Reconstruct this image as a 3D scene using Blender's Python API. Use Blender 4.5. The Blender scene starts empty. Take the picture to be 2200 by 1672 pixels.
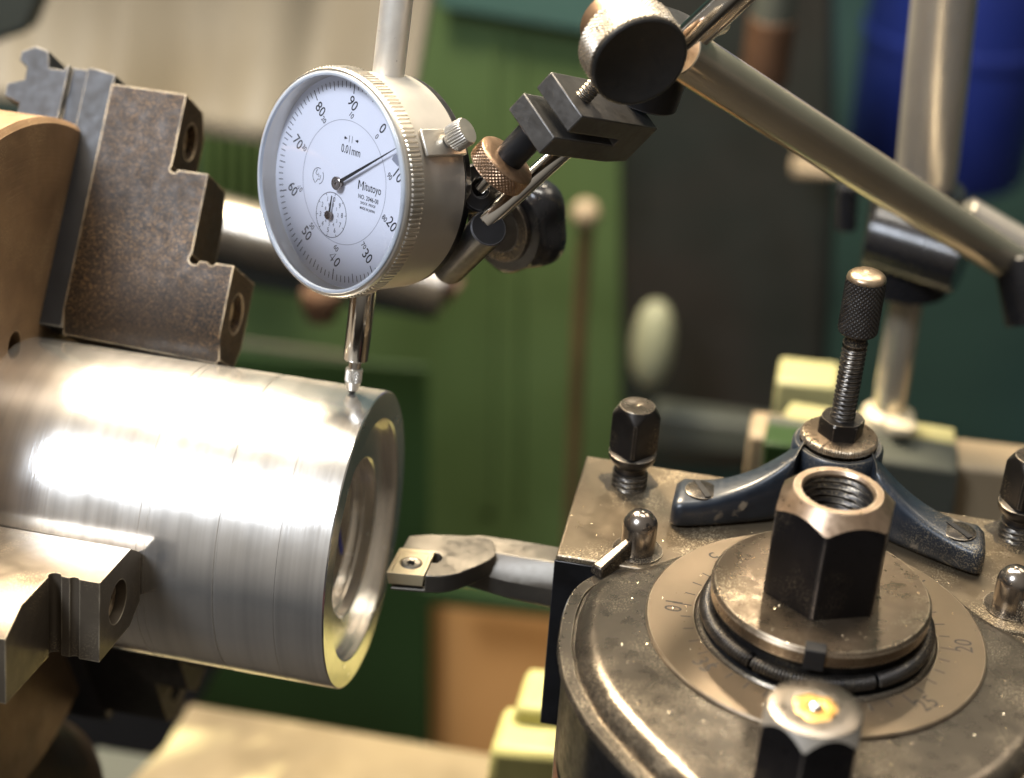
import bpy, bmesh, math, random
from mathutils import Vector, Matrix
random.seed(7)
S = 0.001                      # the scene is modelled in millimetres
PI = math.pi
sc = bpy.context.scene
col = sc.collection
# ------------------------------------------------------------------ camera
CR = Vector((0.97774161, 0.2002079, 0.06275462))
CU = Vector((-0.15019721, 0.45904582, 0.8756242))
CF = Vector((-0.14649964, 0.86555978, -0.47889887))
CP = Vector((96.609, -369.575, 253.256))
FPX = 3912.65
cd = bpy.data.cameras.new('camera'); cam = bpy.data.objects.new('camera', cd); col.objects.link(cam)
m = Matrix.Identity(4)
for i in range(3):
    m[i][0] = CR[i]; m[i][1] = CU[i]; m[i][2] = -CF[i]; m[i][3] = CP[i] * S
cam.matrix_world = m
cd.sensor_width = 36; cd.lens = 36 * FPX / 2200; cd.clip_start = 0.01; cd.clip_end = 20
cd.dof.use_dof = True; cd.dof.focus_distance = 0.418; cd.dof.aperture_fstop = 8.3
sc.camera = cam
# ------------------------------------------------------------------ world and lamps
w = bpy.data.worlds.new('World'); sc.world = w; w.use_nodes = True
wn = w.node_tree.nodes; wl = w.node_tree.links; wn.clear()
wo = wn.new('ShaderNodeOutputWorld'); bg = wn.new('ShaderNodeBackground'); tc = wn.new('ShaderNodeTexCoord')
sx = wn.new('ShaderNodeSeparateXYZ'); rp = wn.new('ShaderNodeValToRGB'); mr = wn.new('ShaderNodeMapRange')
wl.new(tc.outputs['Generated'], sx.inputs[0]); wl.new(sx.outputs['Z'], mr.inputs['Value'])
mr.inputs['From Min'].default_value = -1; mr.inputs['From Max'].default_value = 1
wl.new(mr.outputs[0], rp.inputs[0])
e = rp.color_ramp.elements
e[0].position = 0.3; e[0].color = (.012, .01, .008, 1); e[1].position = .95; e[1].color = (.36, .33, .29, 1)
x = rp.color_ramp.elements.new(.55); x.color = (.2, .18, .155, 1)
my = wn.new('ShaderNodeMapRange'); wl.new(sx.outputs['Y'], my.inputs['Value']); my.inputs['From Min'].default_value = -1; my.inputs['From Max'].default_value = 1
my.inputs['To Min'].default_value = 2.1; my.inputs['To Max'].default_value = .38
vm = wn.new('ShaderNodeVectorMath'); vm.operation = 'SCALE'; wl.new(rp.outputs[0], vm.inputs[0]); wl.new(my.outputs[0], vm.inputs['Scale'])
wl.new(vm.outputs[0], bg.inputs[0]); bg.inputs[1].default_value = 0.62; wl.new(bg.outputs[0], wo.inputs[0])

def area(name, pos, tgt, size, sizey, power, color):
    l = bpy.data.lights.new(name, 'AREA'); l.shape = 'RECTANGLE'; l.size = size * S; l.size_y = sizey * S
    l.energy = power; l.color = color
    o = bpy.data.objects.new(name, l); col.objects.link(o)
    o.location = Vector(pos) * S
    o.rotation_euler = (Vector(pos) - Vector(tgt)).to_track_quat('Z', 'Y').to_euler()
    return o
area('work_lamp', (-250, 330, 610), (20, 0, 20), 240, 240, 21, (1, .83, .6))
area('window_light', (-420, -640, 860), (20, 0, 20), 300, 300, 13.5, (.82, .89, 1))
area('chuck_fill', (520, 560, 800), (80, 60, 0), 400, 300, 2.4, (1, .86, .68))  # unseen fill lamp, added to light the upper chuck face
area('bench_lamp', (100, 700, 600), (90, -50, 20), 60, 60, .9, (1, .86, .66))
area('background_fill', (0, 300, 1300), (0, 1000, -100), 900, 300, 18, (1, .95, .85))  # unseen lamp added to brighten the background
sc.view_settings.view_transform = 'Standard'; sc.view_settings.look = 'None'
sc.view_settings.exposure = 0; sc.view_settings.gamma = 1
try: sc.view_settings.use_curve_mapping = False
except Exception: pass

# ------------------------------------------------------------------ helpers
def ray(px, py):
    return CF + CR * ((px - 1100) / FPX) - CU * ((py - 836) / FPX)
def dp(px, py, d):             # point at a distance in front of the camera plane
    return CP + ray(px, py) * d
def at(px, py, ax, v):
    d = ray(px, py); i = 'xyz'.index(ax)
    return CP + d * ((v - CP[i]) / d[i])

def lin(r, g, b):
    f = lambda c: (c / 255 / 12.92) if c / 255 <= .04045 else ((c / 255 + .055) / 1.055) ** 2.4
    return (f(r), f(g), f(b), 1)

def frame(axis, ref=None):
    a = Vector(axis).normalized()
    r = Vector(ref) if ref is not None else (Vector((0, 0, 1)) if abs(a.z) < .9 else Vector((1, 0, 0)))
    u = (r - a * r.dot(a)).normalized(); v = a.cross(u)
    return a, u, v

class MB:
    def __init__(s): s.bm = bmesh.new()
    def poly(s, vs): 
        try: return s.bm.faces.new(vs)
        except ValueError: return None
    def grid_lathe(s, rows, n, o, axis, ref=None, caps=True, a0=0, a1=2 * PI):
        # rows: list of (r, h) or functions theta -> (r, h)
        a, u, v = frame(axis, ref); o = Vector(o)
        full = abs(a1 - a0 - 2 * PI) < 1e-6
        m_ = n if full else n + 1
        R = []
        for row in rows:
            L = []
            for i in range(m_):
                t = a0 + (a1 - a0) * i / n
                r, h = row(t) if callable(row) else row
                L.append(s.bm.verts.new(o + a * h + (u * math.cos(t) + v * math.sin(t)) * r))
            R.append(L)
        for A, B in zip(R, R[1:]):
            for i in range(n):
                j = (i + 1) % m_
                if (A[i].co - A[j].co).length < 1e-7 and (B[i].co - B[j].co).length < 1e-7: continue
                s.poly([A[i], A[j], B[j], B[i]])
        if caps and full:
            for L in (R[0], R[-1]):
                s.poly(L)
        return s
    def prism(s, pts, o, u, v, depth, both=False):
        # polygon pts (a,b) in plane o + a*u + b*v, pushed along u x v by depth
        u = Vector(u).normalized(); v = Vector(v); v = (v - u * v.dot(u)).normalized(); n = u.cross(v); o = Vector(o)
        if both: o = o - n * depth / 2
        A = [s.bm.verts.new(o + u * p[0] + v * p[1]) for p in pts]
        B = [s.bm.verts.new(o + u * p[0] + v * p[1] + n * depth) for p in pts]
        s.poly(A[::-1]); s.poly(B)
        for i in range(len(pts)):
            j = (i + 1) % len(pts); s.poly([A[i], A[j], B[j], B[i]])
        return s
    def solid(s, P, d):
        # world polygon P swept by vector d
        d = Vector(d)
        A = [s.bm.verts.new(Vector(p)) for p in P]; B = [s.bm.verts.new(Vector(p) + d) for p in P]
        s.poly(A[::-1]); s.poly(B)
        for i in range(len(P)):
            j = (i + 1) % len(P); s.poly([A[i], A[j], B[j], B[i]])
        return s
    def box(s, c, sx, sy, sz):
        c = Vector(c)
        return s.prism([(-sx/2, -sy/2), (sx/2, -sy/2), (sx/2, sy/2), (-sx/2, sy/2)], c - Vector((0, 0, sz/2)), (1, 0, 0), (0, 1, 0), sz)
    def rod(s, a, b, r, n=48, r2=None):
        a = Vector(a); b = Vector(b); L = (b - a).length; r2 = r2 if r2 is not None else r
        c = min(.25, r * .15)
        return s.grid_lathe([(r - c, 0), (r, c), (r2, L - c), (r2 - c, L)], n, a, b - a)
    def tube(s, pts, rad, n=16, closed=False):
        P = [Vector(p) for p in pts]; k = len(P); rings = []
        prev = None
        for i, p in enumerate(P):
            if closed: t = P[(i + 1) % k] - P[i - 1]
            else: t = P[min(i + 1, k - 1)] - P[max(i - 1, 0)]
            t.normalize()
            if prev is None: a, u, v = frame(t)
            else:
                u = (prev - t * prev.dot(t)).normalized(); v = t.cross(u)
            prev = u
            r = rad(i) if callable(rad) else rad
            rings.append([s.bm.verts.new(p + (u * math.cos(2*PI*j/n) + v * math.sin(2*PI*j/n)) * r) for j in range(n)])
        for i in range(k if closed else k - 1):
            A, B = rings[i], rings[(i + 1) % k]
            for j in range(n): s.poly([A[j], A[(j+1) % n], B[(j+1) % n], B[j]])
        if not closed: s.poly(rings[0]); s.poly(rings[-1])
        return s

def knurl_rows(r, h0, h1, n, nh, pitch_a, depth, dome=0, ch=.5):
    # diamond knurl on a cylinder; returns rows for grid_lathe
    rows = []
    k = pitch_a
    per = 2 * PI * r / k                      # length of one cell along the axis
    def tri(x): 
        x = x % 1.0
        return abs(x - .5) * 2
    for i in range(nh + 1):
        h = h0 + (h1 - h0) * i / nh
        def f(t, h=h):
            a = tri(t * k / (2*PI) + h / per); b = tri(t * k / (2*PI) - h / per)
            d = min(a, b)
            e = min(1, min(h - h0, h1 - h) / ch + .15) if ch > 0 else 1
            return (r - depth * (1 - d) * e - (1 - e) * ch * .5, h)
        rows.append(f)
    return rows

def thread_rows(r, h0, h1, pitch, depth, per=8):
    rows = []; n = max(2, int((h1 - h0) / pitch * per))
    for i in range(n + 1):
        h = h0 + (h1 - h0) * i / n
        def f(t, h=h):
            x = ((h / pitch) - t / (2*PI)) % 1.0
            return (r - depth * (1 - abs(x - .5) * 2), h)
        rows.append(f)
    return rows

ORG = {}
def finish(mb, name, mat, parent=None, loc=None, bevel=0, seg=2, smooth=35):
    me = bpy.data.meshes.new(name)
    bmesh.ops.remove_doubles(mb.bm, verts=mb.bm.verts, dist=1e-5)
    bmesh.ops.recalc_face_normals(mb.bm, faces=mb.bm.faces)
    if parent is not None: o0 = ORG[parent.name]
    elif loc is not None: o0 = Vector(loc)
    else:
        vs = [v.co for v in mb.bm.verts]
        lo = [min(v[i] for v in vs) for i in range(3)]; hi = [max(v[i] for v in vs) for i in range(3)]
        o0 = Vector(((lo[0]+hi[0])/2, (lo[1]+hi[1])/2, lo[2]))
    for v in mb.bm.verts: v.co = (v.co - o0) * S
    mb.bm.to_mesh(me); mb.bm.free()
    me.materials.append(mat)
    for p in me.polygons: p.use_smooth = True
    me.set_sharp_from_angle(angle=math.radians(smooth))
    ob = bpy.data.objects.new(name, me); col.objects.link(ob)
    if parent is not None: ob.parent = parent
    else: ob.location = o0 * S
    ORG[ob.name] = o0
    if bevel:
        b = ob.modifiers.new('bevel', 'BEVEL'); b.width = bevel * S; b.segments = seg; b.limit_method = 'ANGLE'; b.angle_limit = math.radians(40)
        b.harden_normals = False; b.use_clamp_overlap = True
    return ob
def thing(name, label, cat, loc, group=None):
    o = bpy.data.objects.new(name, None); col.objects.link(o); o.empty_display_size = .005
    o.location = Vector(loc) * S; ORG[o.name] = Vector(loc)
    tag(o, label, cat, group); return o
def tag(o, label=None, cat=None, group=None, kind=None):
    if label: o['label'] = label
    if cat: o['category'] = cat
    if group: o['group'] = group
    if kind: o['kind'] = kind
    return o
def cut(ob, mb):
    # subtract mb (world mm) from ob, leaving plain mesh data behind
    me = bpy.data.meshes.new('cutter'); o0 = ORG[ob.name]
    bmesh.ops.recalc_face_normals(mb.bm, faces=mb.bm.faces)
    for v in mb.bm.verts: v.co = (v.co - o0) * S
    mb.bm.to_mesh(me); mb.bm.free()
    c = bpy.data.objects.new('cutter', me); col.objects.link(c); c.location = o0 * S
    mw = ob.modifiers.new('cut', 'BOOLEAN'); mw.object = c; mw.operation = 'DIFFERENCE'; mw.solver = 'EXACT'
    mods = list(ob.modifiers)
    if len(mods) > 1:
        for q in mods[:-1]: q.show_viewport = False
    bpy.context.view_layer.update()
    dg = bpy.context.evaluated_depsgraph_get(); dg.update()
    new = bpy.data.meshes.new_from_object(ob.evaluated_get(dg), depsgraph=dg)
    ob.modifiers.remove(mw)
    for q in ob.modifiers: q.show_viewport = True
    old = ob.data; ob.data = new; new.name = old.name
    for p in new.polygons: p.use_smooth = True
    new.set_sharp_from_angle(angle=math.radians(35))
    bpy.data.objects.remove(c); bpy.data.meshes.remove(me)

# ------------------------------------------------------------------ materials
def mat(name, color, rough=.4, *a, rings=0, **k):
    M = mat0(name, color, rough, *a, **k)
    if rings:
        N = M.node_tree.nodes; L = M.node_tree.links; P = N['Principled BSDF']
        tcn = N.new('ShaderNodeTexCoord'); mp = N.new('ShaderNodeMapping'); L.new(tcn.outputs['Object'], mp.inputs[0])
        mp.inputs['Location'].default_value = (0, 0, -rings * S); mp.inputs['Scale'].default_value = (0, 1, 1)
        ln = N.new('ShaderNodeVectorMath'); ln.operation = 'LENGTH'; L.new(mp.outputs[0], ln.inputs[0])
        cx = N.new('ShaderNodeCombineXYZ'); L.new(ln.outputs['Value'], cx.inputs[0])
        t = N.new('ShaderNodeTexNoise'); t.inputs['Scale'].default_value = 1300; t.inputs['Detail'].default_value = 5; L.new(cx.outputs[0], t.inputs['Vector'])
        b = N.new('ShaderNodeBump'); b.inputs['Strength'].default_value = .5; b.inputs['Distance'].default_value = .0002; L.new(t.outputs[0], b.inputs['Height'])
        if P.inputs['Normal'].is_linked: L.new(P.inputs['Normal'].links[0].from_socket, b.inputs['Normal'])
        L.new(b.outputs[0], P.inputs['Normal'])
    return M

def mat0(name, color, rough=.4, metal=0., color2=None, nscale=60., nmix=.5, edge=None, edgew=.35, bump=.0, bscale=300.,
        rvar=.12, aniso=0., spec=None, axis=None, dust=None, dustamt=.45, coat=0., line_bump=None, bands=None, emission=None, stretch=None, transl=None, spot=None, dscale=2600, dlarge=70):
    M = bpy.data.materials.new(name); M.use_nodes = True; N = M.node_tree.nodes; L = M.node_tree.links
    P = N['Principled BSDF']; P.inputs['Roughness'].default_value = rough; P.inputs['Metallic'].default_value = metal
    tcn = N.new('ShaderNodeTexCoord'); mp = N.new('ShaderNodeMapping'); L.new(tcn.outputs['Object'], mp.inputs[0])
    if stretch: mp.inputs['Scale'].default_value = stretch
    def noise(scale, detail=4, vec=None, dist=0):
        t = N.new('ShaderNodeTexNoise'); t.inputs['Scale'].default_value = scale; t.inputs['Detail'].default_value = detail
        t.inputs['Distortion'].default_value = dist
        L.new((vec or mp).outputs[0], t.inputs['Vector']); return t.outputs[0]
    def ramp(src, a, b, c0=(0, 0, 0, 1), c1=(1, 1, 1, 1)):
        r = N.new('ShaderNodeValToRGB'); r.color_ramp.elements[0].position = a; r.color_ramp.elements[1].position = b
        r.color_ramp.elements[0].color = c0; r.color_ramp.elements[1].color = c1; L.new(src, r.inputs[0]); return r.outputs[0]
    def mix(fac, a, b):
        x_ = N.new('ShaderNodeMix'); x_.data_type = 'RGBA'
        for s_, k in ((fac, 0), (a, 6), (b, 7)):
            if isinstance(s_, (tuple, float, int)): x_.inputs[k].default_value = s_
            else: L.new(s_, x_.inputs[k])
        return x_.outputs[2]
    c = color
    n1 = noise(nscale, 5, dist=.6)
    c2 = color2 or tuple([v * .72 for v in color[:3]] + [1])
    c = mix(ramp(n1, .5 - .28 * (1.1 - nmix), .5 + .28 * (1.1 - nmix)), c, c2)
    if bands:
        # rings left by a turning tool, along the object's X axis
        mp2 = N.new('ShaderNodeMapping'); L.new(tcn.outputs['Object'], mp2.inputs[0]); mp2.inputs['Scale'].default_value = (1, .004, .004)
        nb = noise(bands, 8, mp2)
        c = mix(ramp(nb, .42, .62), c, tuple([v * .8 for v in color[:3]] + [1]))
    if dust:
        nd = noise(dscale, 3); nd2 = noise(dlarge, 4)
        mm_ = N.new('ShaderNodeMath'); mm_.operation = 'MULTIPLY'
        L.new(ramp(nd, .52, .62), mm_.inputs[0]); L.new(ramp(nd2, .55 - dustamt * .35, .75 - dustamt * .2), mm_.inputs[1])
        c = mix(mm_.outputs[0], c, dust); dustf = mm_.outputs[0]
    if spot:
        ns = noise(spot[1], 6, dist=1.); c = mix(ramp(ns, spot[2], spot[2] + .06), c, spot[0])
    if edge:
        bv = N.new('ShaderNodeBevel'); bv.samples = 4; bv.inputs['Radius'].default_value = edgew * S
        g = N.new('ShaderNodeNewGeometry'); dt = N.new('ShaderNodeVectorMath'); dt.operation = 'DOT_PRODUCT'
        L.new(bv.outputs[0], dt.inputs[0]); L.new(g.outputs['Normal'], dt.inputs[1])
        ed = ramp(dt.outputs['Value'], .9, .985, (1, 1, 1, 1), (0, 0, 0, 1))
        mu = N.new('ShaderNodeMath'); mu.operation = 'MULTIPLY'; L.new(ed, mu.inputs[0]); L.new(ramp(noise(180, 3), .3, .55), mu.inputs[1])
        c = mix(mu.outputs[0], c, edge)
    L.new(c, P.inputs['Base Color']) if not isinstance(c, tuple) else None
    nr = noise(nscale * 6, 5)
    mr_ = N.new('ShaderNodeMapRange'); L.new(nr, mr_.inputs[0]); mr_.inputs['From Min'].default_value = .3; mr_.inputs['From Max'].default_value = .7
    mr_.inputs['To Min'].default_value = max(.03, rough - rvar * .6); mr_.inputs['To Max'].default_value = min(1, rough + rvar * .6); L.new(mr_.outputs[0], P.inputs['Roughness'])
    if spec is not None: P.inputs['Specular IOR Level'].default_value = spec
    if coat: P.inputs['Coat Weight'].default_value = coat; P.inputs['Coat Roughness'].default_value = .2
    if aniso:
        P.inputs['Anisotropic'].default_value = aniso
        tg = N.new('ShaderNodeTangent'); tg.direction_type = 'RADIAL'; tg.axis = axis or 'X'; L.new(tg.outputs[0], P.inputs['Tangent'])
    nrm = None
    if bump:
        b = N.new('ShaderNodeBump'); b.inputs['Strength'].default_value = bump; b.inputs['Distance'].default_value = .0002
        L.new(noise(bscale, 6), b.inputs['Height']); nrm = b.outputs[0]
    if line_bump:
        mp3 = N.new('ShaderNodeMapping'); L.new(tcn.outputs['Object'], mp3.inputs[0]); mp3.inputs['Scale'].default_value = (1, .006, .006)
        b2 = N.new('ShaderNodeBump'); b2.inputs['Strength'].default_value = line_bump; b2.inputs['Distance'].default_value = .0001
        L.new(noise(1400, 6, mp3), b2.inputs['Height'])
        if nrm: L.new(nrm, b2.inputs['Normal'])
        nrm = b2.outputs[0]
    if nrm: L.new(nrm, P.inputs['Normal'])
    if emission: P.inputs['Emission Color'].default_value = emission[0]; P.inputs['Emission Strength'].default_value = emission[1]
    return M

WORN = (.5, .42, .32, 1)
ALU = mat('turned_aluminium', (.9, .87, .82, 1), .18, .89, (.8, .77, .72, 1), 25, .2, rvar=.03, aniso=.65, axis='X', bands=330, line_bump=.12)
ALUF = mat('faced_aluminium', (.9, .85, .78, 1), .25, .9, (.8, .75, .68, 1), 40, .3, rvar=.04, aniso=.4, axis='X')
CHUCK = mat('brown_worn_chuck_steel', (.27, .17, .09, 1), .46, .5, (.17, .105, .057, 1), 45, .5, rvar=.1, aniso=.5, axis='X', dust=(.5, .36, .2, 1), dustamt=.15, bump=.1, edge=(.6, .42, .26, 1), rings=93.4)
JAW = mat('oily_hardened_jaw_steel', (.03, .021, .015, 1), .48, .2, (.016, .013, .011, 1), 60, .5, edge=(.85, .68, .45, 1), edgew=.7, spec=.3, dust=(.2, .115, .05, 1), dustamt=.66, bump=.25, bscale=500, dlarge=26)
JAWD = mat('bare_jaw_steel', (.018, .018, .02, 1), .5, .1, (.028, .028, .032, 1), 60, .5, edge=(.6, .55, .45, 1), edgew=.5, bump=.1)
JAWK = mat('oily_shade_jaw_steel', (.02, .018, .015, 1), .5, .5, (.012, .011, .01, 1), 60, .5, edge=(.3, .22, .14, 1), edgew=.4)  # oily steel, blackened further to paint in the shade below the workpiece
JAWF = mat('bright_jaw_steel', (.2, .165, .12, 1), .38, .65, (.15, .12, .09, 1), 50, .5, edge=(.75, .65, .48, 1), edgew=.5, dust=(.5, .4, .25, 1), dustamt=.15, bump=.1)
BRSCR = mat('dusty_screw_steel', (.62, .48, .3, 1), .5, .4, (.18, .12, .07, 1), 250, .8, bump=.4, bscale=700)
BLACK = mat('blackened_steel', (.03, .03, .033, 1), .38, .6, (.018, .017, .017, 1), 90, .5, edge=(.3, .29, .3, 1), edgew=.3, bump=.12, bscale=500)
BLKD = mat('dark_oxide_steel', (.05, .045, .042, 1), .36, .8, (.03, .027, .025, 1), 90, .5, edge=(.5, .43, .34, 1), edgew=.35, dust=(.4, .32, .2, 1), dustamt=.2, bump=.1, bscale=500)
BLKS = mat('black_satin_face', (.012, .012, .012, 1), .45, 0, (.02, .018, .016, 1), 120, .4, bump=.05)
TOP = mat('holder_top_steel', (.2, .155, .1, 1), .36, .6, (.12, .09, .058, 1), 55, .4, edge=(.85, .72, .55, 1), edgew=.35, dust=(.75, .62, .42, 1), dustamt=.2, bump=.12, rvar=.12)
COVER = mat('oily_grey_cover_steel', (.1, .083, .063, 1), .29, .7, (.065, .054, .042, 1), 50, .3, edge=(.55, .46, .34, 1), edgew=.3, dust=(.6, .5, .36, 1), dustamt=.28, bump=.22, bscale=420, rvar=.08)
RING = mat('scale_ring_steel', (.24, .18, .12, 1), .3, .8, (.18, .135, .09, 1), 50, .2, edge=(.7, .6, .45, 1), bump=.04, rvar=.015)
DISCM = mat('browned_flange_steel', (.19, .14, .095, 1), .3, .8, (.12, .09, .06, 1), 60, .7, edge=(.75, .62, .45, 1), edgew=.5, dust=(.6, .5, .34, 1), dustamt=.15, bump=.1, rvar=.12)
NUTT = mat('nut_steel', (.02, .018, .02, 1), .34, .6, (.013, .012, .013, 1), 80, .5, edge=(.55, .47, .4, 1), edgew=.7, dust=(.2, .16, .11, 1), dustamt=.05, bump=.1, bscale=500)
NUTC = mat('worn_nut_chamfer', (.42, .31, .22, 1), .34, .9, (.3, .21, .14, 1), 120, .6, edge=(.95, .8, .62, 1), edgew=.5, bump=.12, bscale=600)
CHROME = mat('polished_chrome', (.8, .78, .74, 1), .1, 1, (.7, .66, .6, 1), 40, .4, rvar=.04)
RODM = mat('plated_rod', (.8, .72, .57, 1), .2, .75, (.72, .64, .5, 1), 40, .4, rvar=.05)
SATIN = mat('satin_silver', (.66, .62, .55, 1), .34, .85, (.6, .56, .5, 1), 60, .4, rvar=.06)
STEMM = mat('scuffed_silver_stem', (.88, .84, .76, 1), .36, .55, (.6, .56, .5, 1), 90, .3, rvar=.08, spot=((.22, .19, .16, 1), 320, .66))
BODY = mat('matte_gauge_body', (.5, .47, .42, 1), .42, .6, (.45, .42, .38, 1), 90, .4, rvar=.06, bump=.05, bscale=900)
KNOBM = mat('knurled_steel', (.5, .44, .36, 1), .28, .95, (.36, .31, .25, 1), 120, .4, rvar=.08)
KNOBB = mat('rusty_knurled_steel', (.38, .25, .16, 1), .38, .9, (.24, .15, .09, 1), 200, .6, rvar=.1)
KNOBD = mat('dark_knurled_steel', (.1, .095, .092, 1), .33, .85, (.06, .055, .055, 1), 200, .6, rvar=.1)
DOMEM = mat('worn_domed_steel', (.5, .38, .26, 1), .34, .9, (.32, .23, .15, 1), 220, .7, bump=.3, bscale=700)
PINM = mat('polished_pin_steel', (.34, .3, .26, 1), .2, .95, (.26, .22, .19, 1), 100, .5, rvar=.08, dust=(.7, .6, .42, 1), dustamt=.08)
BLUE = mat('chipped_blue_paint', lin(34, 42, 52), .4, 0, lin(22, 28, 36), 120, .5, edge=(.3, .26, .2, 1), edgew=.6, bump=.35, bscale=260, spot=((.2, .165, .12, 1), 110, .63), dust=(.22, .18, .12, 1), dustamt=.3, coat=.2, dlarge=35)
INSERT = mat('coated_carbide', (.6, .5, .32, 1), .45, .3, (.52, .43, .27, 1), 160, .4, edge=(.95, .88, .7, 1), edgew=.2)
BARM = mat('grey_tool_steel', (.2, .185, .16, 1), .38, .85, (.16, .145, .125, 1), 90, .5, edge=(.7, .64, .55, 1), edgew=.25, bump=.08, aniso=.3, axis='Z')
BARD = mat('dark_tool_steel', (.09, .083, .076, 1), .38, .85, (.09, .08, .075, 1), 90, .5, edge=(.6, .53, .44, 1), edgew=.25, bump=.08)
BRASS = mat('brass_cup', (.8, .45, .13, 1), .4, .7, (.6, .32, .08, 1), 200, .6, bump=.4)
DIALP = mat('white_dial_plate', lin(232, 233, 240), .5, 0, lin(228, 229, 237), 60, .3)
INK = mat('black_print', (.012, .012, .016, 1), .5, 0)
INKG = mat('grey_print_line', (.42, .42, .48, 1), .5, 0)
PLASD = mat('black_rubbery_plastic', (.016, .016, .018, 1), .22, 0, bump=.05)
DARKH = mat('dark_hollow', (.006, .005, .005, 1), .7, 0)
BLUEINK = mat('blue_marking_ink', (.02, .04, .4, 1), .4, .3)
ENGR = mat('engraved_recess', (.03, .022, .015, 1), .6, 0)
OIL = mat('black_oily_grime', (.035, .026, .018, 1), .35, .2, (.02, .016, .012, 1), 300, .5, dust=(.5, .4, .26, 1), dustamt=.2, bump=.4, bscale=900)
# background
GREEN = mat('green_machine_paint', lin(84, 106, 68), .45, 0, lin(64, 82, 48), 5, .6, spec=.3)
GREEND = mat('dark_green_machine_paint', lin(44, 66, 34), .5, 0, lin(38, 56, 28), 8, .4, spec=.2)
GUARD = mat('pale_grey_guard_sheet', lin(128, 122, 108), .5, .1, lin(108, 102, 90), 7, .5)
TAN = mat('tan_way_steel', lin(146, 132, 104), .4, .15, lin(112, 100, 78), 14, .6, spot=(lin(190, 180, 136), 9, .62))
ORANGE = mat('orange_brown_panel', lin(222, 164, 100), .55, 0, lin(210, 154, 92), 6, .4)
YELG = mat('pale_yellow_green_paint', lin(204, 202, 138), .45, 0, lin(160, 156, 100), 16, .6, spot=(lin(120, 112, 80), 30, .62), bump=.3, bscale=120)
YELP = mat('pale_olive_paint', lin(160, 156, 112), .45, 0, lin(148, 144, 100), 16, .5)
DKMACH = mat('dark_machine_casting', lin(30, 27, 22), .6, 0, lin(16, 26, 22), 5, .7)
TEAL = mat('teal_wall_paint', lin(60, 92, 86), .6, 0, lin(36, 60, 58), 3, .5)
BLUEB = mat('deep_blue_plastic', lin(20, 38, 112), .5, 0, lin(14, 28, 88), 5, .5)
GREYP = mat('grey_casting', lin(70, 74, 66), .55, 0, lin(60, 62, 56), 9, .5)
TANP = mat('beige_block_paint', lin(150, 134, 108), .5, 0, lin(138, 122, 98), 9, .5)
BROWNL = mat('brown_lever', lin(84, 66, 40), .5, 0, lin(70, 54, 34), 20, .5)
PALE = mat('pale_plastic', lin(146, 148, 122), .45, 0, lin(134, 136, 110), 20, .4)
CREAM = mat('cream_collar', lin(220, 208, 180), .35, 0)
RUST = mat('rust_brown_casting', lin(84, 60, 42), .5, .2, lin(60, 42, 30), 30, .5)
FLOORM = mat('workshop_floor', lin(52, 46, 38), .7, 0, lin(36, 32, 28), 3, .5)
SHAFT = mat('grey_shaft_steel', (.42, .38, .32, 1), .32, .9, (.34, .3, .25, 1), 20, .5)
REDL = mat('dark_red_label', lin(96, 22, 26), .4, 0)
WHITEP = mat('white_print', (.7, .68, .62, 1), .5, 0)
SILV = mat('bright_metal_chip', (.8, .7, .52, 1), .25, 1)

def glass_mat():
    M = bpy.data.materials.new('clear_crystal'); M.use_nodes = True; N = M.node_tree.nodes; L = M.node_tree.links; N.clear()
    o = N.new('ShaderNodeOutputMaterial'); mx = N.new('ShaderNodeMixShader'); tr = N.new('ShaderNodeBsdfTransparent'); gl = N.new('ShaderNodeBsdfGlossy')
    fr = N.new('ShaderNodeFresnel'); fr.inputs[0].default_value = 1.42; gl.inputs['Roughness'].default_value = .05
    tr.inputs[0].default_value = (.96, .97, 1, 1)
    L.new(fr.outputs[0], mx.inputs[0]); L.new(tr.outputs[0], mx.inputs[1]); L.new(gl.outputs[0], mx.inputs[2]); L.new(mx.outputs[0], o.inputs[0]); return M
GLASS = glass_mat()

def text_into(mb, string, o, u, v, size, rot=0, xs=1., offset=0., center=True, lift=0., spacing=1.0):
    # flat lettering laid on the plane o,u,v
    c = bpy.data.curves.new('lettering', 'FONT'); c.body = string; c.size = size; c.offset = offset; c.space_character = spacing
    c.align_x = 'CENTER' if center else 'LEFT'; c.align_y = 'CENTER'; c.resolution_u = 3
    ob = bpy.data.objects.new('lettering', c); col.objects.link(ob); bpy.context.view_layer.update()
    dg = bpy.context.evaluated_depsgraph_get(); me = bpy.data.meshes.new_from_object(ob.evaluated_get(dg), depsgraph=dg)
    u = Vector(u).normalized(); v = Vector(v).normalized(); n = u.cross(v); o = Vector(o)
    cr, sr = math.cos(rot), math.sin(rot)
    vs = []
    for p in me.vertices:
        a, b = p.co.x * xs, p.co.y
        vs.append(mb.bm.verts.new(o + u * (a * cr - b * sr) + v * (a * sr + b * cr) + n * lift))
    for f in me.polygons: mb.poly([vs[i] for i in f.vertices])
    bpy.data.objects.remove(ob); bpy.data.meshes.remove(me); bpy.data.curves.remove(c)

def stroke(mb, pts, wd, n, lift=0, closed=False):
    # flat ribbon through world points, width wd, lying on plane with normal n
    n = Vector(n).normalized(); P = [Vector(p) + n * lift for p in pts]; k = len(P); A = []; B = []
    for i in range(k):
        if closed: t = P[(i+1) % k] - P[i-1]
        else: t = P[min(i+1, k-1)] - P[max(i-1, 0)]
        s_ = n.cross(t).normalized() * wd / 2
        A.append(mb.bm.verts.new(P[i] + s_)); B.append(mb.bm.verts.new(P[i] - s_))
    for i in range(k if closed else k - 1):
        j = (i + 1) % k; mb.poly([A[i], A[j], B[j], B[i]])

X = Vector((1, 0, 0)); Y = Vector((0, 1, 0)); Z = Vector((0, 0, 1))

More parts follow.
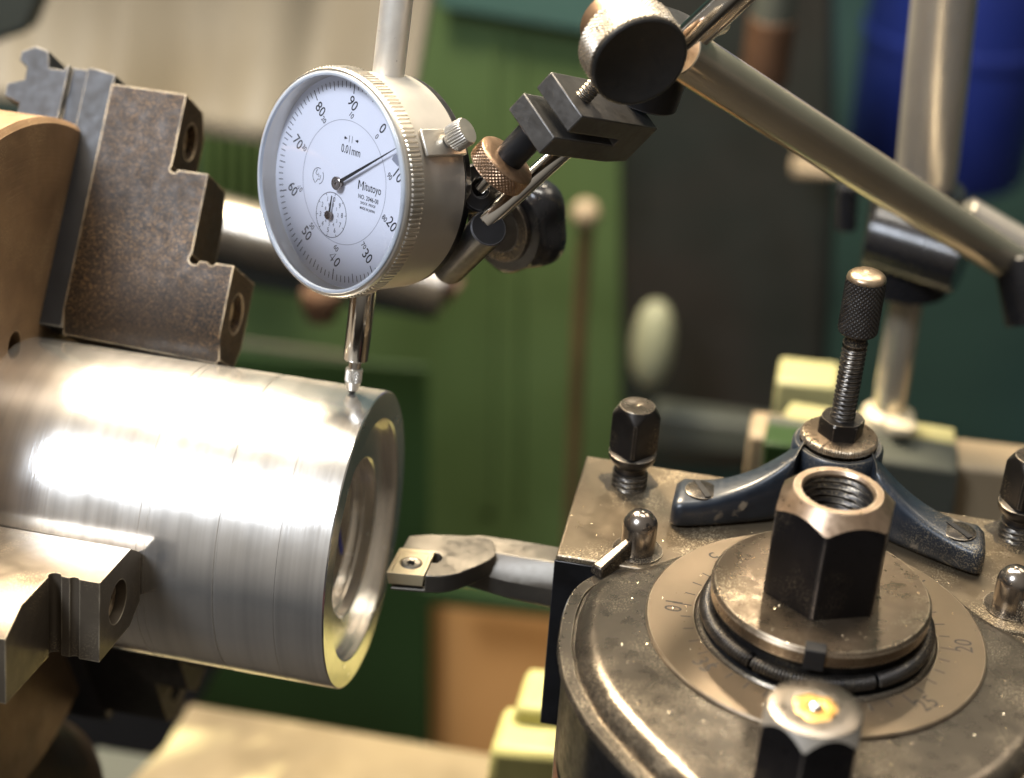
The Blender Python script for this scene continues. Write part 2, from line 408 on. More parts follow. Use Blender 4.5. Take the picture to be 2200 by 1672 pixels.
# ================================================================== SETTING / BACKGROUND
def quadpx(name, pts, ax, v, thick, material, bevel=0, parent=None):
    mb = MB(); P = [at(p[0], p[1], ax, v) for p in pts]
    d = {'y': Vector((0, thick, 0)), 'z': Vector((0, 0, -thick)), 'x': Vector((-thick, 0, 0))}[ax]
    mb.solid(P, d); return finish(mb, name, material, parent, bevel=bevel)

def BY(v): return v * 2.2
def RS(v): return (v * 2.2 + 370) / (v + 370)
fl = MB(); fl.box((0, 400, -905), 5000, 4000, 10); o = finish(fl, 'floor', FLOORM); tag(o, kind='structure')
wl_ = MB(); wl_.box((0, 1250, 200), 5000, 10, 2300); o = finish(wl_, 'wall', TEAL); tag(o, kind='structure')

cab = quadpx('machine_cabinet', [(430, -300), (1352, -300), (1335, 2300), (380, 2300)], 'y', BY(330), 60, GREEN, 4)
for q0, q1 in ((1043, 1066), (1120, 1126)):
    quadpx('panel_seam', [(q0, 80), (q1, 80), (q1 - 8, 1100), (q0 - 8, 1100)], 'y', BY(330) - 3, 2.9, GREEN, .5, cab)
tag(cab, 'tall green painted machine panel behind the dial indicator and boring bar', 'cabinet')
t = thing('gear_guard', 'dark green box behind the workpiece with a pale seam along its top', 'machine box', at(700, 1600, 'y', BY(250)))
quadpx('panel', [(300, 742), (920, 790), (926, 1700), (250, 1700)], 'y', BY(250), 5, GREEND, 3, t)
mb = MB(); mb.solid([at(505, 734, 'y', BY(246)), at(770, 768, 'y', BY(246)), at(770, 776, 'y', BY(246)), at(505, 742, 'y', BY(246))], (0, 3, 0)); finish(mb, 'seam_strip', GUARD, t)
t = thing('louvre_panel', 'dark green ribbed vent left of the dial indicator', 'vent', at(520, 450, 'y', BY(300)))
quadpx('backing', [(440, 270), (600, 290), (600, 460), (440, 450)], 'y', BY(306), 6, GREEND, 1, t)
for i in range(5):
    quadpx('slat', [(450 + i*28, 262), (464 + i*28, 262), (462 + i*28, 455), (448 + i*28, 455)], 'y', BY(296), 8, GREEN, 1, t)
# splash guard: corrugated sheet, upper left
mb = MB(); nu, nv = 90, 10; G = []
for i in range(nu + 1):
    a = i / nu; px0 = -330 + 1290 * a; row = []
    px1 = -330 + 1205 * a
    yb = 215 + 95 * min(1, max(0, (px1 + 50) / 620)) 
    for j in range(nv + 1):
        b = j / nv
        px = px0 + (px1 - px0) * b; py = -160 + (yb + 160) * b
        dy = 6 * math.sin(a * 17) + 3 * math.sin(a * 39 + 1) - 26 * b * b + 20 * (1 - a)
        row.append(mb.bm.verts.new(at(px, py, 'y', BY(215) + dy)))
    G.append(row)
for i in range(nu):
    for j in range(nv): mb.poly([G[i][j], G[i+1][j], G[i+1][j+1], G[i][j+1]])
g = finish(mb, 'splash_guard', GUARD, smooth=80)
so = g.modifiers.new('s', 'SOLIDIFY'); so.thickness = .003
tag(g, 'pale grey rippled splash guard sheet above the chuck jaws', 'guard')
q = quadpx('dark_hood', [(-200, -200), (170, -200), (60, 70), (-200, 160)], 'y', BY(150), 12, GREYP, 3)
tag(q, 'dark blurred hood corner above the chuck at the upper left', 'hood')
# horizontal shaft behind the gauge
t = thing('feed_shaft', 'thick grey horizontal shaft passing behind the dial indicator', 'shaft', at(700, 560, 'y', BY(190)))
a_ = at(330, 445, 'y', BY(190)); b_ = at(962, 612, 'y', BY(190))
mb = MB(); mb.rod(a_, b_, 10.5 * RS(190)); finish(mb, 'shaft_bar', SHAFT, t)
mb = MB(); mb.rod(b_ - (b_ - a_).normalized() * 1, b_ + (b_ - a_).normalized() * 5 + Vector((0, 0, -2)), 7.5); finish(mb, 'end_nub', RUST, t)
mb = MB(); mb.solid([at(430, 520, 'y', BY(188)), at(870, 625, 'y', BY(188)), at(940, 668, 'y', BY(188)), at(930, 690, 'y', BY(188)), at(430, 600, 'y', BY(188))], (0, 14, 0)); finish(mb, 'shaft_bracket', DKMACH, t, bevel=1.5)
t = thing('bracket_bolt', 'dark oily bolt head hanging under the shaft behind the gauge', 'bolt', at(690, 690, 'y', BY(165)))
p_ = at(690, 625, 'y', BY(165))
mb = MB(); mb.grid_lathe([(9.3, 0), (10, -1), (10, -7.5), (9, -9), (7.5, -9), (7.5, -14), (6, -15)], 8, p_, Z, X); finish(mb, 'bolt_head', RUST, t)
# lever with pale ball
t = thing('lever', 'thin brown lever with a pale ball end, blurred against the green panel', 'lever', at(1240, 1150, 'y', BY(250)))
mb = MB(); mb.tube([at(1262, 452, 'y', BY(250)), at(1245, 700, 'y', BY(250)), at(1222, 1250, 'y', BY(250))], 4.2, 16); finish(mb, 'lever_arm', BROWNL, t)
mb = MB(); mb.grid_lathe([(8.0 * math.sin(k * PI / 16) + .01, -8.0 * math.cos(k * PI / 16)) for k in range(17)], 32, at(1258, 458, 'y', BY(247)), Z); finish(mb, 'ball_knob', TANP, t)
# dark machine mass
t = thing('dark_machine', 'dark machine casting between the green panel and the teal wall', 'machine', at(1600, 1000, 'y', BY(300)))
quadpx('casting', [(1325, -200), (1780, -200), (1790, 500), (1760, 1020), (1330, 1020)], 'y', BY(320), 60, DKMACH, 6, t)
quadpx('ledge', [(1400, 885), (1700, 925), (1700, 985), (1390, 960)], 'y', BY(295), 20, GREYP, 3, t)
quadpx('bracket', [(1700, 350), (1790, 365), (1850, 385), (1700, 385)], 'y', BY(300), 20, TANP, 3, t)
mb = MB(); prof = [(13 * math.sin(k * PI / 20) ** .8 + .01, -29 * math.cos(k * PI / 20)) for k in range(21)]
pp = at(1402, 740, 'y', BY(285))
o = finish(mb.grid_lathe(prof, 32, pp, Z), 'oval_handle', PALE); tag(o, 'pale oval handle blurred in the dark machine behind', 'handle')
t = thing('brown_valve_body', 'blurred brown and grey fitting at the top beside the long rod', 'fitting', at(1650, 160, 'y', BY(220)))
mb = MB(); mb.rod(at(1640, 175, 'y', BY(220)), at(1660, 40, 'y', BY(220)), 11.5); finish(mb, 'lower_body', RUST, t)
mb = MB(); mb.rod(at(1660, 45, 'y', BY(220)), at(1680, -80, 'y', BY(220)), 10); finish(mb, 'upper_body', GREYP, t)
q = quadpx('teal_header', [(925, -220), (1330, -220), (1335, 85), (940, 18)], 'y', BY(322), 8, TEAL, 2); tag(q, 'dark teal band above the green panel', 'panel')
# blue drum
mb = MB(); c_ = at(2010, 330, 'y', BY(420))
mb.grid_lathe([(62, -11), (65, -6), (65, 85), (67, 86), (67, 93), (65, 94), (65, 300)], 72, c_, Z)
o = finish(mb, 'blue_drum', BLUEB); tag(o, 'large deep blue drum behind the magnetic stand', 'drum')
# magnetic stand
t = thing('magnetic_stand', 'chrome column stand with black clamp, its base behind the tool post', 'indicator stand', at(1905, 915, 'y', 185))
top_ = at(2035, -60, 'y', 185); j1 = at(1985, 425, 'y', 185); bb = at(1902, 925, 'y', 185)
mb = MB(); mb.grid_lathe([(8.5, 0), (9.6, 10), (9.8, 40), (9.8, (top_ - j1).length)], 48, j1, top_ - j1); finish(mb, 'upper_column', SATIN, t)
mb = MB(); mb.rod(bb, at(1962, 560, 'y', 185), 5.6); finish(mb, 'lower_column', RODM, t)
mb = MB(); mb.grid_lathe([(7, 0), (8.6, 2), (8.6, 7), (6, 9)], 40, bb + Vector((0, 0, 0)), Z); finish(mb, 'base_collar', CREAM, t)
mb = MB(); mb.grid_lathe([(4, 0), (5, 1), (5, 3), (3, 4)], 24, at(1935, 925, 'y', 176), Z); finish(mb, 'base_screw', CREAM, t)
mb = MB(); mb.rod(at(1940, 615, 'y', 183), at(1975, 400, 'y', 183), 14.5); finish(mb, 'clamp_body', PLASD, t)
mb = MB(); mb.rod(at(1880, 500, 'y', 176), at(2070, 560, 'y', 168), 11); finish(mb, 'clamp_knuckle', PLASD, t)
mb = MB(); mb.rod(at(1822, 398, 'y', 200), at(1818, 492, 'y', 200), 3.4); finish(mb, 'clamp_lever', PLASD, t)
rl = dp(1455, 108, 405); rr = dp(2185, 574, 562)
t = thing('swing_arm_rod', 'long plated rod slanting down from the big knurled knob to the right edge', 'rod', rr)
mb = MB(); mb.rod(rl, rr, 6.0, 64); finish(mb, 'rod_shaft', RODM, t)
t = thing('swivel_clamp', 'black swivel clamp holding the lower end of the long rod', 'clamp', dp(2185, 600, 560))
dr = (rr - rl).normalized()
mb = MB(); mb.rod(dp(2070, 462, 585), dp(2260, 572, 590), 6.2); finish(mb, 'socket', SATIN, t)
mb = MB(); mb.rod(dp(2196, 548, 552), dp(2222, 690, 554), 8.8); finish(mb, 'hub', PLASD, t)
# base blocks of the saddle behind the tool post
t = thing('saddle_block', 'pale olive machine block under the magnetic stand column', 'machine block', at(1860, 1000, 'y', 190))
quadpx('top_face_block', [(1655, 935), (1700, 862), (2052, 920), (2058, 1020)], 'z', -47, 6, YELP, 1, t)
quadpx('raised_pad', [(1668, 818), (1800, 832), (1800, 930), (1655, 925)], 'y', 214, 20, YELP, 1.5, t)
quadpx('front_face', [(1640, 948), (2060, 1015), (2040, 1180), (1620, 1130)], 'y', 160, 20, GREYP, 1.5, t)
q = quadpx('green_rail_block', [(1640, 952), (1722, 962), (1715, 1120), (1630, 1105)], 'y', 140, 14, GREEND, 1); tag(q, 'small dark green block behind the blue bracket', 'block')
q = quadpx('beige_rail_block', [(1608, 935), (1690, 945), (1660, 1130), (1588, 1100)], 'y', 165, 18, TANP, 1.5); tag(q, 'beige block edge left of the dark green block', 'block')
q = quadpx('tan_slide_block', [(2040, 1000), (2300, 1030), (2300, 1220), (2010, 1180)], 'y', 170, 20, TANP, 1.5); tag(q, 'brownish tan slide at the right edge behind the tool post', 'slide')
# lower background
q = quadpx('orange_brown_cabinet', [(927, 1255), (1330, 1300), (1330, 2000), (915, 2000)], 'y', BY(260), 30, ORANGE, 2); tag(q, 'orange brown panel below the boring bar', 'panel')
q = quadpx('shade_strip', [(905, 1262), (1320, 1312), (1320, 1345), (905, 1300)], 'y', BY(225), 14, GREEND, 2); tag(q, 'dark olive strip standing in for the shadow above the orange panel', 'ledge')  # dark strip put in as the shadow above the orange panel
t = thing('lathe_bed', 'pale tan lathe bed way running under the workpiece', 'lathe bed', at(700, 1640, 'z', -150))
P = [at(p[0], p[1], 'z', -240) for p in [(405, 1508), (1050, 1618), (1330, 1665), (1330, 1850), (100, 1850), (352, 1600)]]
mb = MB(); mb.solid(P, (0, 0, -30)); finish(mb, 'way', TAN, t, bevel=2)
P = [at(p[0], p[1], 'z', -250) for p in [(200, 1600), (560, 1660), (900, 1720), (900, 1900), (120, 1900)]]
mb = MB(); mb.solid(P, (0, 0, -20)); finish(mb, 'lower_way', GREYP, t, bevel=2)
t = thing('slide_stop', 'bright yellow green block beside the left wall of the tool post', 'block', at(1110, 1650, 'y', 90))
quadpx('upper_step', [(1108, 1520), (1330, 1540), (1330, 1640), (1075, 1625)], 'y', 90, 22, YELG, 2, t)
quadpx('lower_step', [(1052, 1610), (1330, 1635), (1330, 1900), (1020, 1860)], 'y', 76, 24, YELG, 3, t)
t = thing('bed_casting', 'brown oily casting in the lower left corner under the chuck', 'casting', at(60, 1672, 'z', -170))
mb = MB(); mb.rod(at(-120, 1700, 'y', 0), at(75, 1720, 'y', 30), 26); finish(mb, 'round_boss', RUST, t)
mb = MB(); mb.rod(at(130, 1612, 'y', 50), at(150, 1660, 'y', 50), 3); finish(mb, 'bright_nub', PALE, t)
q = quadpx('shade_sheet', [(-300, 1180), (520, 1330), (420, 1520), (350, 1640), (60, 1600), (-300, 1550)], 'y', BY(140), 30, DARKH, 2); tag(q, 'black sheet standing in for the shade under the workpiece and chuck', 'shade sheet')  # flat black sheet, paints the shade below chuck and workpiece

# ================================================================== CHUCK, JAWS, WORKPIECE
XF = -92.7
chuck = thing('lathe_chuck', 'large brown worn lathe chuck body at the left edge', 'chuck', (XF - 30, 0, -93.4))
mb = MB(); mb.grid_lathe([(20, XF - 1), (20, XF), (92.0, XF), (93.4, XF - 1.4), (93.4, XF - 50), (90, XF - 54)], 160, (0, 0, 0), X)
cb = finish(mb, 'chuck_body', CHUCK, chuck)
h_ = at(31, 742, 'x', XF)
mb = MB(); mb.grid_lathe([(3.6, -6), (3.6, 6)], 32, h_, X); cut(cb, mb)

def jaw(ang, label, mt, mt2, name='chuck_jaw', screws=True):
    a = math.radians(ang); rho = Vector((0, math.sin(a), math.cos(a))); mm_ = Vector((0, -math.cos(a), math.sin(a)))
    # profile in (x, r)
    pr = [(-86.5, 38.5), (-45.5, 37.2), (-44.5, 38.2), (-44.5, 62), (-56, 62), (-56, 84.7), (-66, 84.7), (-66, 104.8), (-86.5, 105)]
    j = thing(name, label, 'chuck jaw', rho * 70 + X * -86, 'three hardened jaws of the chuck')
    mb = MB(); mb.prism(pr, -mm_ * 0, X, rho, 20, both=True)
    b = finish(mb, 'top_jaw', mt, j)
    def cutp(pts, o, u, v, d, both=False):
        q_ = MB(); q_.prism(pts, o, u, v, d, both); cut(b, q_)
    # chamfered tip along both flanks
    for s_ in (1, -1):
        tri = [(s_ * 10.5, 45), (s_ * 5.2, 36.2), (s_ * 11, 36)]
        q_ = MB(); q_.prism(tri, X * -100, mm_, rho, 70 if mm_.cross(rho).dot(X) > 0 else -70); cut(b, q_)
    # back corners of the outer steps
    q_ = MB(); q_.prism([(-10.5, 98), (-4, 106), (-11, 107)], X * -100, mm_, rho, 70 if mm_.cross(rho).dot(X) > 0 else -70); cut(b, q_)
    q_ = MB(); q_.prism([(-10.5, 76), (-5, 86), (-11, 86.5)], X * -65.9, mm_, rho, 25 if mm_.cross(rho).dot(X) > 0 else -25); cut(b, q_)
    # relief grooves
    for gx, gr, rr_ in ((-55.0, 62.3, 1.5), (-50.4, 62.4, 1.2), (-65.2, 84.9, 1.1)):
        q_ = MB(); q_.grid_lathe([(rr_, -12), (rr_, 12)], 20, X * gx + rho * gr, mm_); cut(b, q_)
    # screw holes
    for hr, hx, rad in ((51.5, -44.5, 5.2), (95, -66, 4.8)):
        q_ = MB(); q_.grid_lathe([(rad, -7), (rad, 3)], 40, X * hx + rho * hr, X); cut(b, q_)
        q_ = MB(); q_.grid_lathe([(2.2, -2.2), (2.4, 0), (rad - .7, .0), (rad - .4, -.5), (rad - .4, -3)], 40, X * (hx - 2.4) + rho * hr, X)
        finish(q_, 'screw', BRSCR, j, smooth=40)
        q_ = MB(); q_.grid_lathe([(2.15, -2.4), (2.15, -2.2)], 6, X * (hx - 2.4) + rho * hr, X); sc_ = finish(q_, 'socket_floor', DARKH, j)
    bvl = b.modifiers.new('bevel', 'BEVEL'); bvl.width = .35 * S; bvl.segments = 2; bvl.limit_method = 'ANGLE'; bvl.angle_limit = math.radians(40)
    # master jaw with scroll teeth
    ms = [(-86.6, 40), (-86.6, 108), (-92, 109), (-100, 109), (-101, 107.5), (-105, 107.5), (-106, 112), (-110, 113),
          (-113.5, 111), (-113.5, 108.5), (-111, 107), (-111, 103.5), (-115.5, 102), (-115.5, 98.5), (-111, 97), (-111, 93), (-115.5, 92), (-115.5, 88), (-111, 86), (-111, 40)]
    mb = MB(); mb.prism(ms, mm_ * 0, X, rho, 17, both=True); mj = finish(mb, 'master_jaw', mt2, j, bevel=.3)
    q_ = MB(); q_.prism([(-99.5, 50), (-94.5, 50), (-94.5, 120), (-99.5, 120)], mm_ * 9, X, rho, 5, both=True); cut(mj, q_)
    return j
jaw(37.5, 'stepped dusty jaw standing up behind the workpiece, topmost of the three', JAW, JAWD)
jaw(-82.5, 'bright grooved jaw gripping the front of the workpiece at the left edge', JAWF, JAWD)
jaw(157.5, 'oily jaw below the workpiece, its black deepened to stand for shade', JAWK, JAWD)

wp = thing('workpiece', 'bright turned aluminium cylinder with stepped bore held in the chuck', 'workpiece', (-45, 0, -37.5))
mb = MB()
mb.grid_lathe([(30, XF - .5), (37.45, XF - .5), (37.45, -46.3), (37.25, -46.2), (37.25, -45.9), (37.45, -45.8), (37.45, -44.3), (37.3, -44.2), (37.3, -44.0), (37.45, -43.9), (37.45, -27.2), (37.15, -27.1), (37.15, -26.7), (37.5, -26.5), (37.5, -12.2), (37.42, -12.1), (37.42, -11.9), (37.5, -11.8), (37.5, -.35), (37.15, 0)], 256, (0, 0, 0), X, caps=False)
finish(mb, 'turned_body', ALU, wp, smooth=30)
mb = MB()
mb.grid_lathe([(37.15, 0.001), (30.7, 0), (30.4, -.3), (30.4, -1.7), (29.9, -1.8), (29.9, -2.2), (29.6, -2.3), (29.6, -3.1), (20.4, -3.1), (20.1, -3.4), (20.1, -6.2), (19.2, -6.3), (19.2, -6.8), (20, -6.9), (20, -8.4),
               (16.5, -8.4), (16.2, -8.7), (16.2, -15.5), (15.8, -15.5), (15.8, -17), (12, -17), (12, -75), (0.01, -75)], 256, (0, 0, 0), X, caps=False)
fb = finish(mb, 'stepped_bore', ALUF, wp, smooth=30)
mb = MB()
pts = []
for k in range(13):
    a = math.radians(112 + 3.2 * k); rr_ = 15.9
    pts.append(Vector((-9.2 - .55 * k, rr_ * math.cos(math.radians(52 - 6 * k)) , rr_ * math.sin(math.radians(-52 + 6 * k) * 1))) )
mb.tube(pts, lambda i: .28 + .2 * math.sin(i * 1.3) ** 2, 8)
finish(mb, 'blue_ink_mark', BLUEINK, wp)

# ================================================================== BORING BAR
ba = thing('boring_bar', 'grey boring bar with a square insert pointing at the workpiece bore', 'boring bar', (45, 6, -16))
full = [(11.6, -.6), (11.6, -11), (9, -14.0), (4, -14.2), (.6, -11.5), (.2, -6.0), (1.6, -3.6), (4.6, -.6)]
neck = [(11.2, -.6), (11.2, -9.5), (9, -11.2), (5, -11.4), (1.5, -10.2), (.9, -5.0), (2.0, -2.8), (4.6, -.6)]
root = [(8, -.8), (8, -5.5), (6, -7.2), (3, -7.2), (-1.2, -7.4), (-1.6, -5.0), (0, -2.8), (3, -.8)]
mb = MB(); VS = [[mb.bm.verts.new((x_, a, b)) for a, b in pr_] for x_, pr_ in ((17.5, root), (27, neck), (36, [(a, b * .93) for a, b in full]), (52, full), (75, full))]
for A, B in zip(VS, VS[1:]):
    for i in range(8): mb.poly([A[i], A[(i+1) % 8], B[(i+1) % 8], B[i]])
mb.poly(VS[0]); mb.poly(VS[-1])
finish(mb, 'shank', BARM, ba, bevel=.25)
def zp(pts, z=0): return [at(780 + a / 2.689, 1050 + b / 2.689, 'z', z) for a, b in pts]
mb = MB(); mb.solid(zp([(228, 338), (265, 272), (380, 264), (490, 266), (640, 274), (740, 286), (758, 320), (764, 386), (730, 412), (660, 446), (560, 486), (500, 500), (440, 507), (352, 503), (160, 488)], 0), (0, 0, -5.0))
hd = finish(mb, 'head', BARM, ba, bevel=.25)
ip = zp([(212, 340), (416, 362), (352, 504), (134, 484)], .25)
mb = MB(); cx_ = sum(ip, Vector()) / 4
mb.solid([cx_ + (p - cx_) * 1.03 for p in ip], (0, 0, -4.5)); cut(hd, mb)
q_ = MB(); q_.solid(zp([(395, 365), (440, 362), (458, 385), (450, 405), (425, 420), (385, 415)], .5), (0, 0, -4)); cut(hd, q_)
# insert: pyramid sided square with raised rim and screw
mb = MB(); n_ = 4
top = [mb.bm.verts.new(p) for p in ip]
inn = [mb.bm.verts.new(cx_ + (p - cx_) * .82 - Vector((0, 0, .0))) for p in ip]
in2 = [mb.bm.verts.new(cx_ + (p - cx_) * .76 - Vector((0, 0, .35))) for p in ip]
bot = [mb.bm.verts.new(cx_ + (p - cx_) * .9 - Vector((0, 0, 3.6))) for p in ip]
for A, B in ((bot, top), (top, inn), (inn, in2)):
    for i in range(4): mb.poly([A[i], A[(i+1) % 4], B[(i+1) % 4], B[i]])
mb.poly(in2); mb.poly(bot[::-1])
isr = finish(mb, 'cutting_insert', INSERT, ba, bevel=.12)
q_ = MB(); q_.grid_lathe([(2.75, -1.6), (2.75, 1)], 40, cx_, Z); cut(isr, q_)
mb = MB(); mb.grid_lathe([lambda t: ((1.15 + .32 * math.cos(6 * t)), -1.2), lambda t: ((1.15 + .32 * math.cos(6 * t)), -.3), (2.1, -.15), (2.5, -.45), (2.5, -1.1)], 72, cx_, Z, caps=False)
so_ = finish(mb, 'insert_screw', BARM, isr if False else ba)
mb = MB(); mb.grid_lathe([(2.4, -1.25), (2.4, -1.15)], 24, cx_, Z); finish(mb, 'screw_socket', DARKH, ba)

# ================================================================== TOOL POST
T = Vector((110.9, -33.8, 20))
TX, TY = T.x, T.y
hold = thing('tool_holder', 'tan topped quick change tool holder clamping the boring bar', 'tool holder', (105, 8, -40))
mb = MB(); mb.prism([(50.1, -16.6), (172, -16.6), (172, 30.5), (49.6, 30.5)], (0, 0, -12.2), X, Y, 28.2); hb = finish(mb, 'top_block', TOP, hold, bevel=.5)
mb = MB(); mb.prism([(50.4, -16.3), (171, -16.3), (171, 12), (50.4, 12)], (0, 0, -33), X, Y, 20.8); finish(mb, 'lower_block', BLACK, hold, bevel=.8)
mb = MB(); mb.prism([(49.9, -17.2), (60, -17.2), (60, -16.4), (49.9, -16.4)], (0, 0, -33.5), X, Y, 48.2); finish(mb, 'front_wear_strip', BLACK, hold, bevel=.15)
def sqr(th, ap, rnd=.92):
    t_ = (th + PI / 4) % (PI / 2) - PI / 4
    return min(ap / math.cos(t_), ap * 1.414 * rnd)
def clamp_bolt(x, y, label, rot=0., dz=0):
    t = thing('clamp_bolt', label, 'bolt', (x, y, 16), 'square headed clamp bolts on the tool holder')
    z0 = 16
    q_ = MB(); q_.grid_lathe(thread_rows(4.5, 0, 5.5, 1.5, .55), 48, (x, y, z0 - 1), Z); finish(q_, 'thread', BLKD, t)
    q_ = MB(); q_.grid_lathe([(3.9, 4), (3.9, 6), (5.5, 7.6), (5.9, 8.6), (5.9, 9.6), (5.2, 10)], 48, (x, y, z0), Z); finish(q_, 'collar', BLKD, t)
    ap = 4.55; zt = 22.6
    rows = [lambda th: (min(sqr(th, ap), 4.9), 9.2)]
    rows += [lambda th, k=k: (min(sqr(th, ap), 4.9 + k * .35), 9.4 + k * .45) for k in range(1, 5)]
    rows += [lambda th: (sqr(th, ap), 12.2), lambda th: (sqr(th, ap), zt - 3.2)]
    rows += [lambda th, k=k: (min(sqr(th, ap), 5.95 - k * .3), zt - 2.2 + k * .5 - .5) for k in range(0, 5)]
    rows += [(4.35, zt), (3.9, zt), (.3, zt), (.05, zt - .25)]
    q_ = MB(); q_.grid_lathe(rows, 96, (x, y, z0), Z, ref=(math.cos(rot), math.sin(rot), 0)); finish(q_, 'square_head', BLKD, t, smooth=28)
    q_ = MB(); q_.grid_lathe([(4.3, zt + .02), (4.2, zt + .12), (.4, zt + .12), (.05, zt - .1)], 48, (x, y, z0), Z); finish(q_, 'head_top', COVER, t)
    q_ = MB(); q_.grid_lathe([lambda th: (6.9 + .9 * math.sin(3 * th + x) + .5 * math.sin(7 * th), 16.03), (3.5, 16.05)], 90, (x, y, 0), Z, caps=False); finish(q_, 'oil_stain', OIL, t)
    return t
clamp_bolt(62.1, 19.6, 'square headed clamp bolt at the left back corner of the tool holder', math.radians(51))
clamp_bolt(157.2, 24.4, 'square headed clamp bolt at the right edge of the picture', math.radians(30))

def lock_pin(x, y, label, sgn):
    t = thing('locking_pin', label, 'pin', (x, y, 16), 'domed locking pins of the tool post')
    q_ = MB(); r_ = 4.1; rows = [(r_, 0), (r_, 8)] + [(r_ * math.cos(k * PI / 16) + .01, 8 + r_ * math.sin(k * PI / 16)) for k in range(1, 9)]
    q_.grid_lathe(rows, 48, (x, y, 15), Z); finish(q_, 'pin_dome', PINM, t, smooth=60)
    q_ = MB(); q_.grid_lathe([(3, -1), (6, -1), (6, .35), (4.3, .4), (3, .2)], 48, (x, y, 16), Z); finish(q_, 'seat_ring', COVER, t)
    q_ = MB()
    d_ = Vector((-sgn * .55, -.83, 0)).normalized(); s_ = Vector((-d_.y, d_.x, 0))
    o_ = Vector((x, y, 16)) + d_ * 2.5
    q_.solid([o_ + s_ * 1.6 + Z * 5, o_ - s_ * 1.6 + Z * 5, o_ - s_ * 1.6, o_ + s_ * 1.6], (0, 0, 0)) if False else None
    A = [o_ + s_ * 1.0 + Z * 5, o_ - s_ * 1.0 + Z * 5, o_ - s_ * 1.2 - Z * 1, o_ + s_ * 1.2 - Z * 1]
    e_ = o_ + d_ * 12
    B = [e_ + s_ * 1.5 + Z * 1.6, e_ - s_ * 1.5 + Z * 1.6, e_ - s_ * 1.9 - Z * 1, e_ + s_ * 1.9 - Z * 1]
    va = [q_.bm.verts.new(p) for p in A]; vb = [q_.bm.verts.new(p) for p in B]
    q_.poly(va); q_.poly(vb[::-1])
    for i in range(4): q_.poly([va[i], va[(i+1) % 4], vb[(i+1) % 4], vb[i]])
    finish(q_, 'claw', COVER, t, bevel=.5)
    return t
lock_pin(68.3, -9.2, 'left domed locking pin between clamp bolt and round tool post cover', 1)
lock_pin(154.6, -7.2, 'right domed locking pin near the right edge beside the blue bracket', -1)

# post body and cover
def resample(pts, n, sm=6):
    P = [Vector((p[0], p[1], 0)) for p in pts]; L = [0]
    for i in range(len(P)): L.append(L[-1] + (P[(i+1) % len(P)] - P[i]).length)
    out = []
    for k in range(n):
        s_ = L[-1] * k / n
        i = max(j for j in range(len(P)) if L[j] <= s_)
        f_ = (s_ - L[i]) / (L[i+1] - L[i]); out.append(P[i].lerp(P[(i+1) % len(P)], f_))
    for _ in range(sm): out = [(out[i-1] + out[i] * 2 + out[(i+1) % n]) / 4 for i in range(n)]
    return out
def offs(P, d):
    n = len(P); o_ = []
    for i in range(n):
        t_ = (P[(i+1) % n] - P[i-1]).normalized(); nn = Vector((t_.y, -t_.x, 0))
        o_.append(P[i] + nn * d)
    return o_
half = [(0, -82), (-7, -79.5), (-14, -73), (-24, -62.5), (-37, -49), (-44.5, -40), (-51, -28), (-54.5, -16), (-55.6, -4), (-55, 6), (-52, 12.5), (-46.5, 17), (-42, 19.5), (-38, 24), (-30, 32), (-20, 38.5), (-10, 41.5), (0, 42.3)]
outl = half + [(-a, b) for a, b in half[-2:0:-1]]
OUT = resample(outl, 260, 5)
# outward direction test
if (offs(OUT, 1)[0] - Vector((0, 0, 0))).length < OUT[0].length: OUT = OUT[::-1]
post = thing('tool_post', 'round lobed tool post with engraved scale ring and tall hexagon nut', 'tool post', (TX, TY, -60))
def loops(levels, name, m_, parent, top=True, bottom=False):
    q_ = MB(); R = []
    for d, z in levels:
        R.append([q_.bm.verts.new((p.x + TX, p.y + TY, z)) for p in offs(OUT, d)])
    n = len(OUT)
    for A, B in zip(R, R[1:]):
        for i in range(n): q_.poly([A[i], A[(i+1) % n], B[(i+1) % n], B[i]])
    if top: q_.poly(R[-1])
    if bottom: q_.poly(R[0])
    return finish(q_, name, m_, parent, smooth=40)
loops([(-1.5, -60), (-1.5, 8), (-1.0, 12.8)], 'post_wall', BLACK, post, top=False)
lv = [(-1.0, 12.7), (0, 13.1), (0, 14.6), (-.4, 15.1), (-3.0, 15.1), (-3.3, 14.5), (-3.7, 14.4), (-3.9, 14.9)]
for k in range(0, 9):
    a = k / 8 * PI / 2; lv.append((-4.0 - 4.6 * (1 - math.cos(a)), 15.0 + 4.2 * math.sin(a)))
loops(lv, 'cover_plate', COVER, post)
def ringpart(name, rows, m_, n=128, par=post, smooth=35): 
    q_ = MB(); q_.grid_lathe(rows, n, (TX, TY, 0), Z, caps=False); return finish(q_, name, m_, par, smooth=smooth)
ringpart('scale_ring', [(26.4, 18), (26.4, 19.7), (26.7, 20.1), (36.9, 20.1), (37.3, 19.8), (37.3, 19.0)], RING, 180)
ringpart('ring_lip', [(24, 18), (25.1, 20.2), (25.4, 20.7), (25.9, 20.7), (26.3, 20.2), (26.3, 19)], COVER, 180)
ringpart('inner_gap', [(20, 19.6), (25, 19.6)], DARKH)
ringpart('hub', [(22.2, 19), (22.2, 24), (21.5, 25.5), (21.5, 27.6)], BLKD)
q_ = MB(); q_.grid_lathe([(20, 26.2), (23.0, 26.3), (23.8, 27.0), (23.9, 29.6), (23.2, 30.5), (11, 30.6), (11, 29)], 180, (TX, TY, 0), Z, caps=False)
dsc = finish(q_, 'flange_disc', DISCM, post, smooth=30)
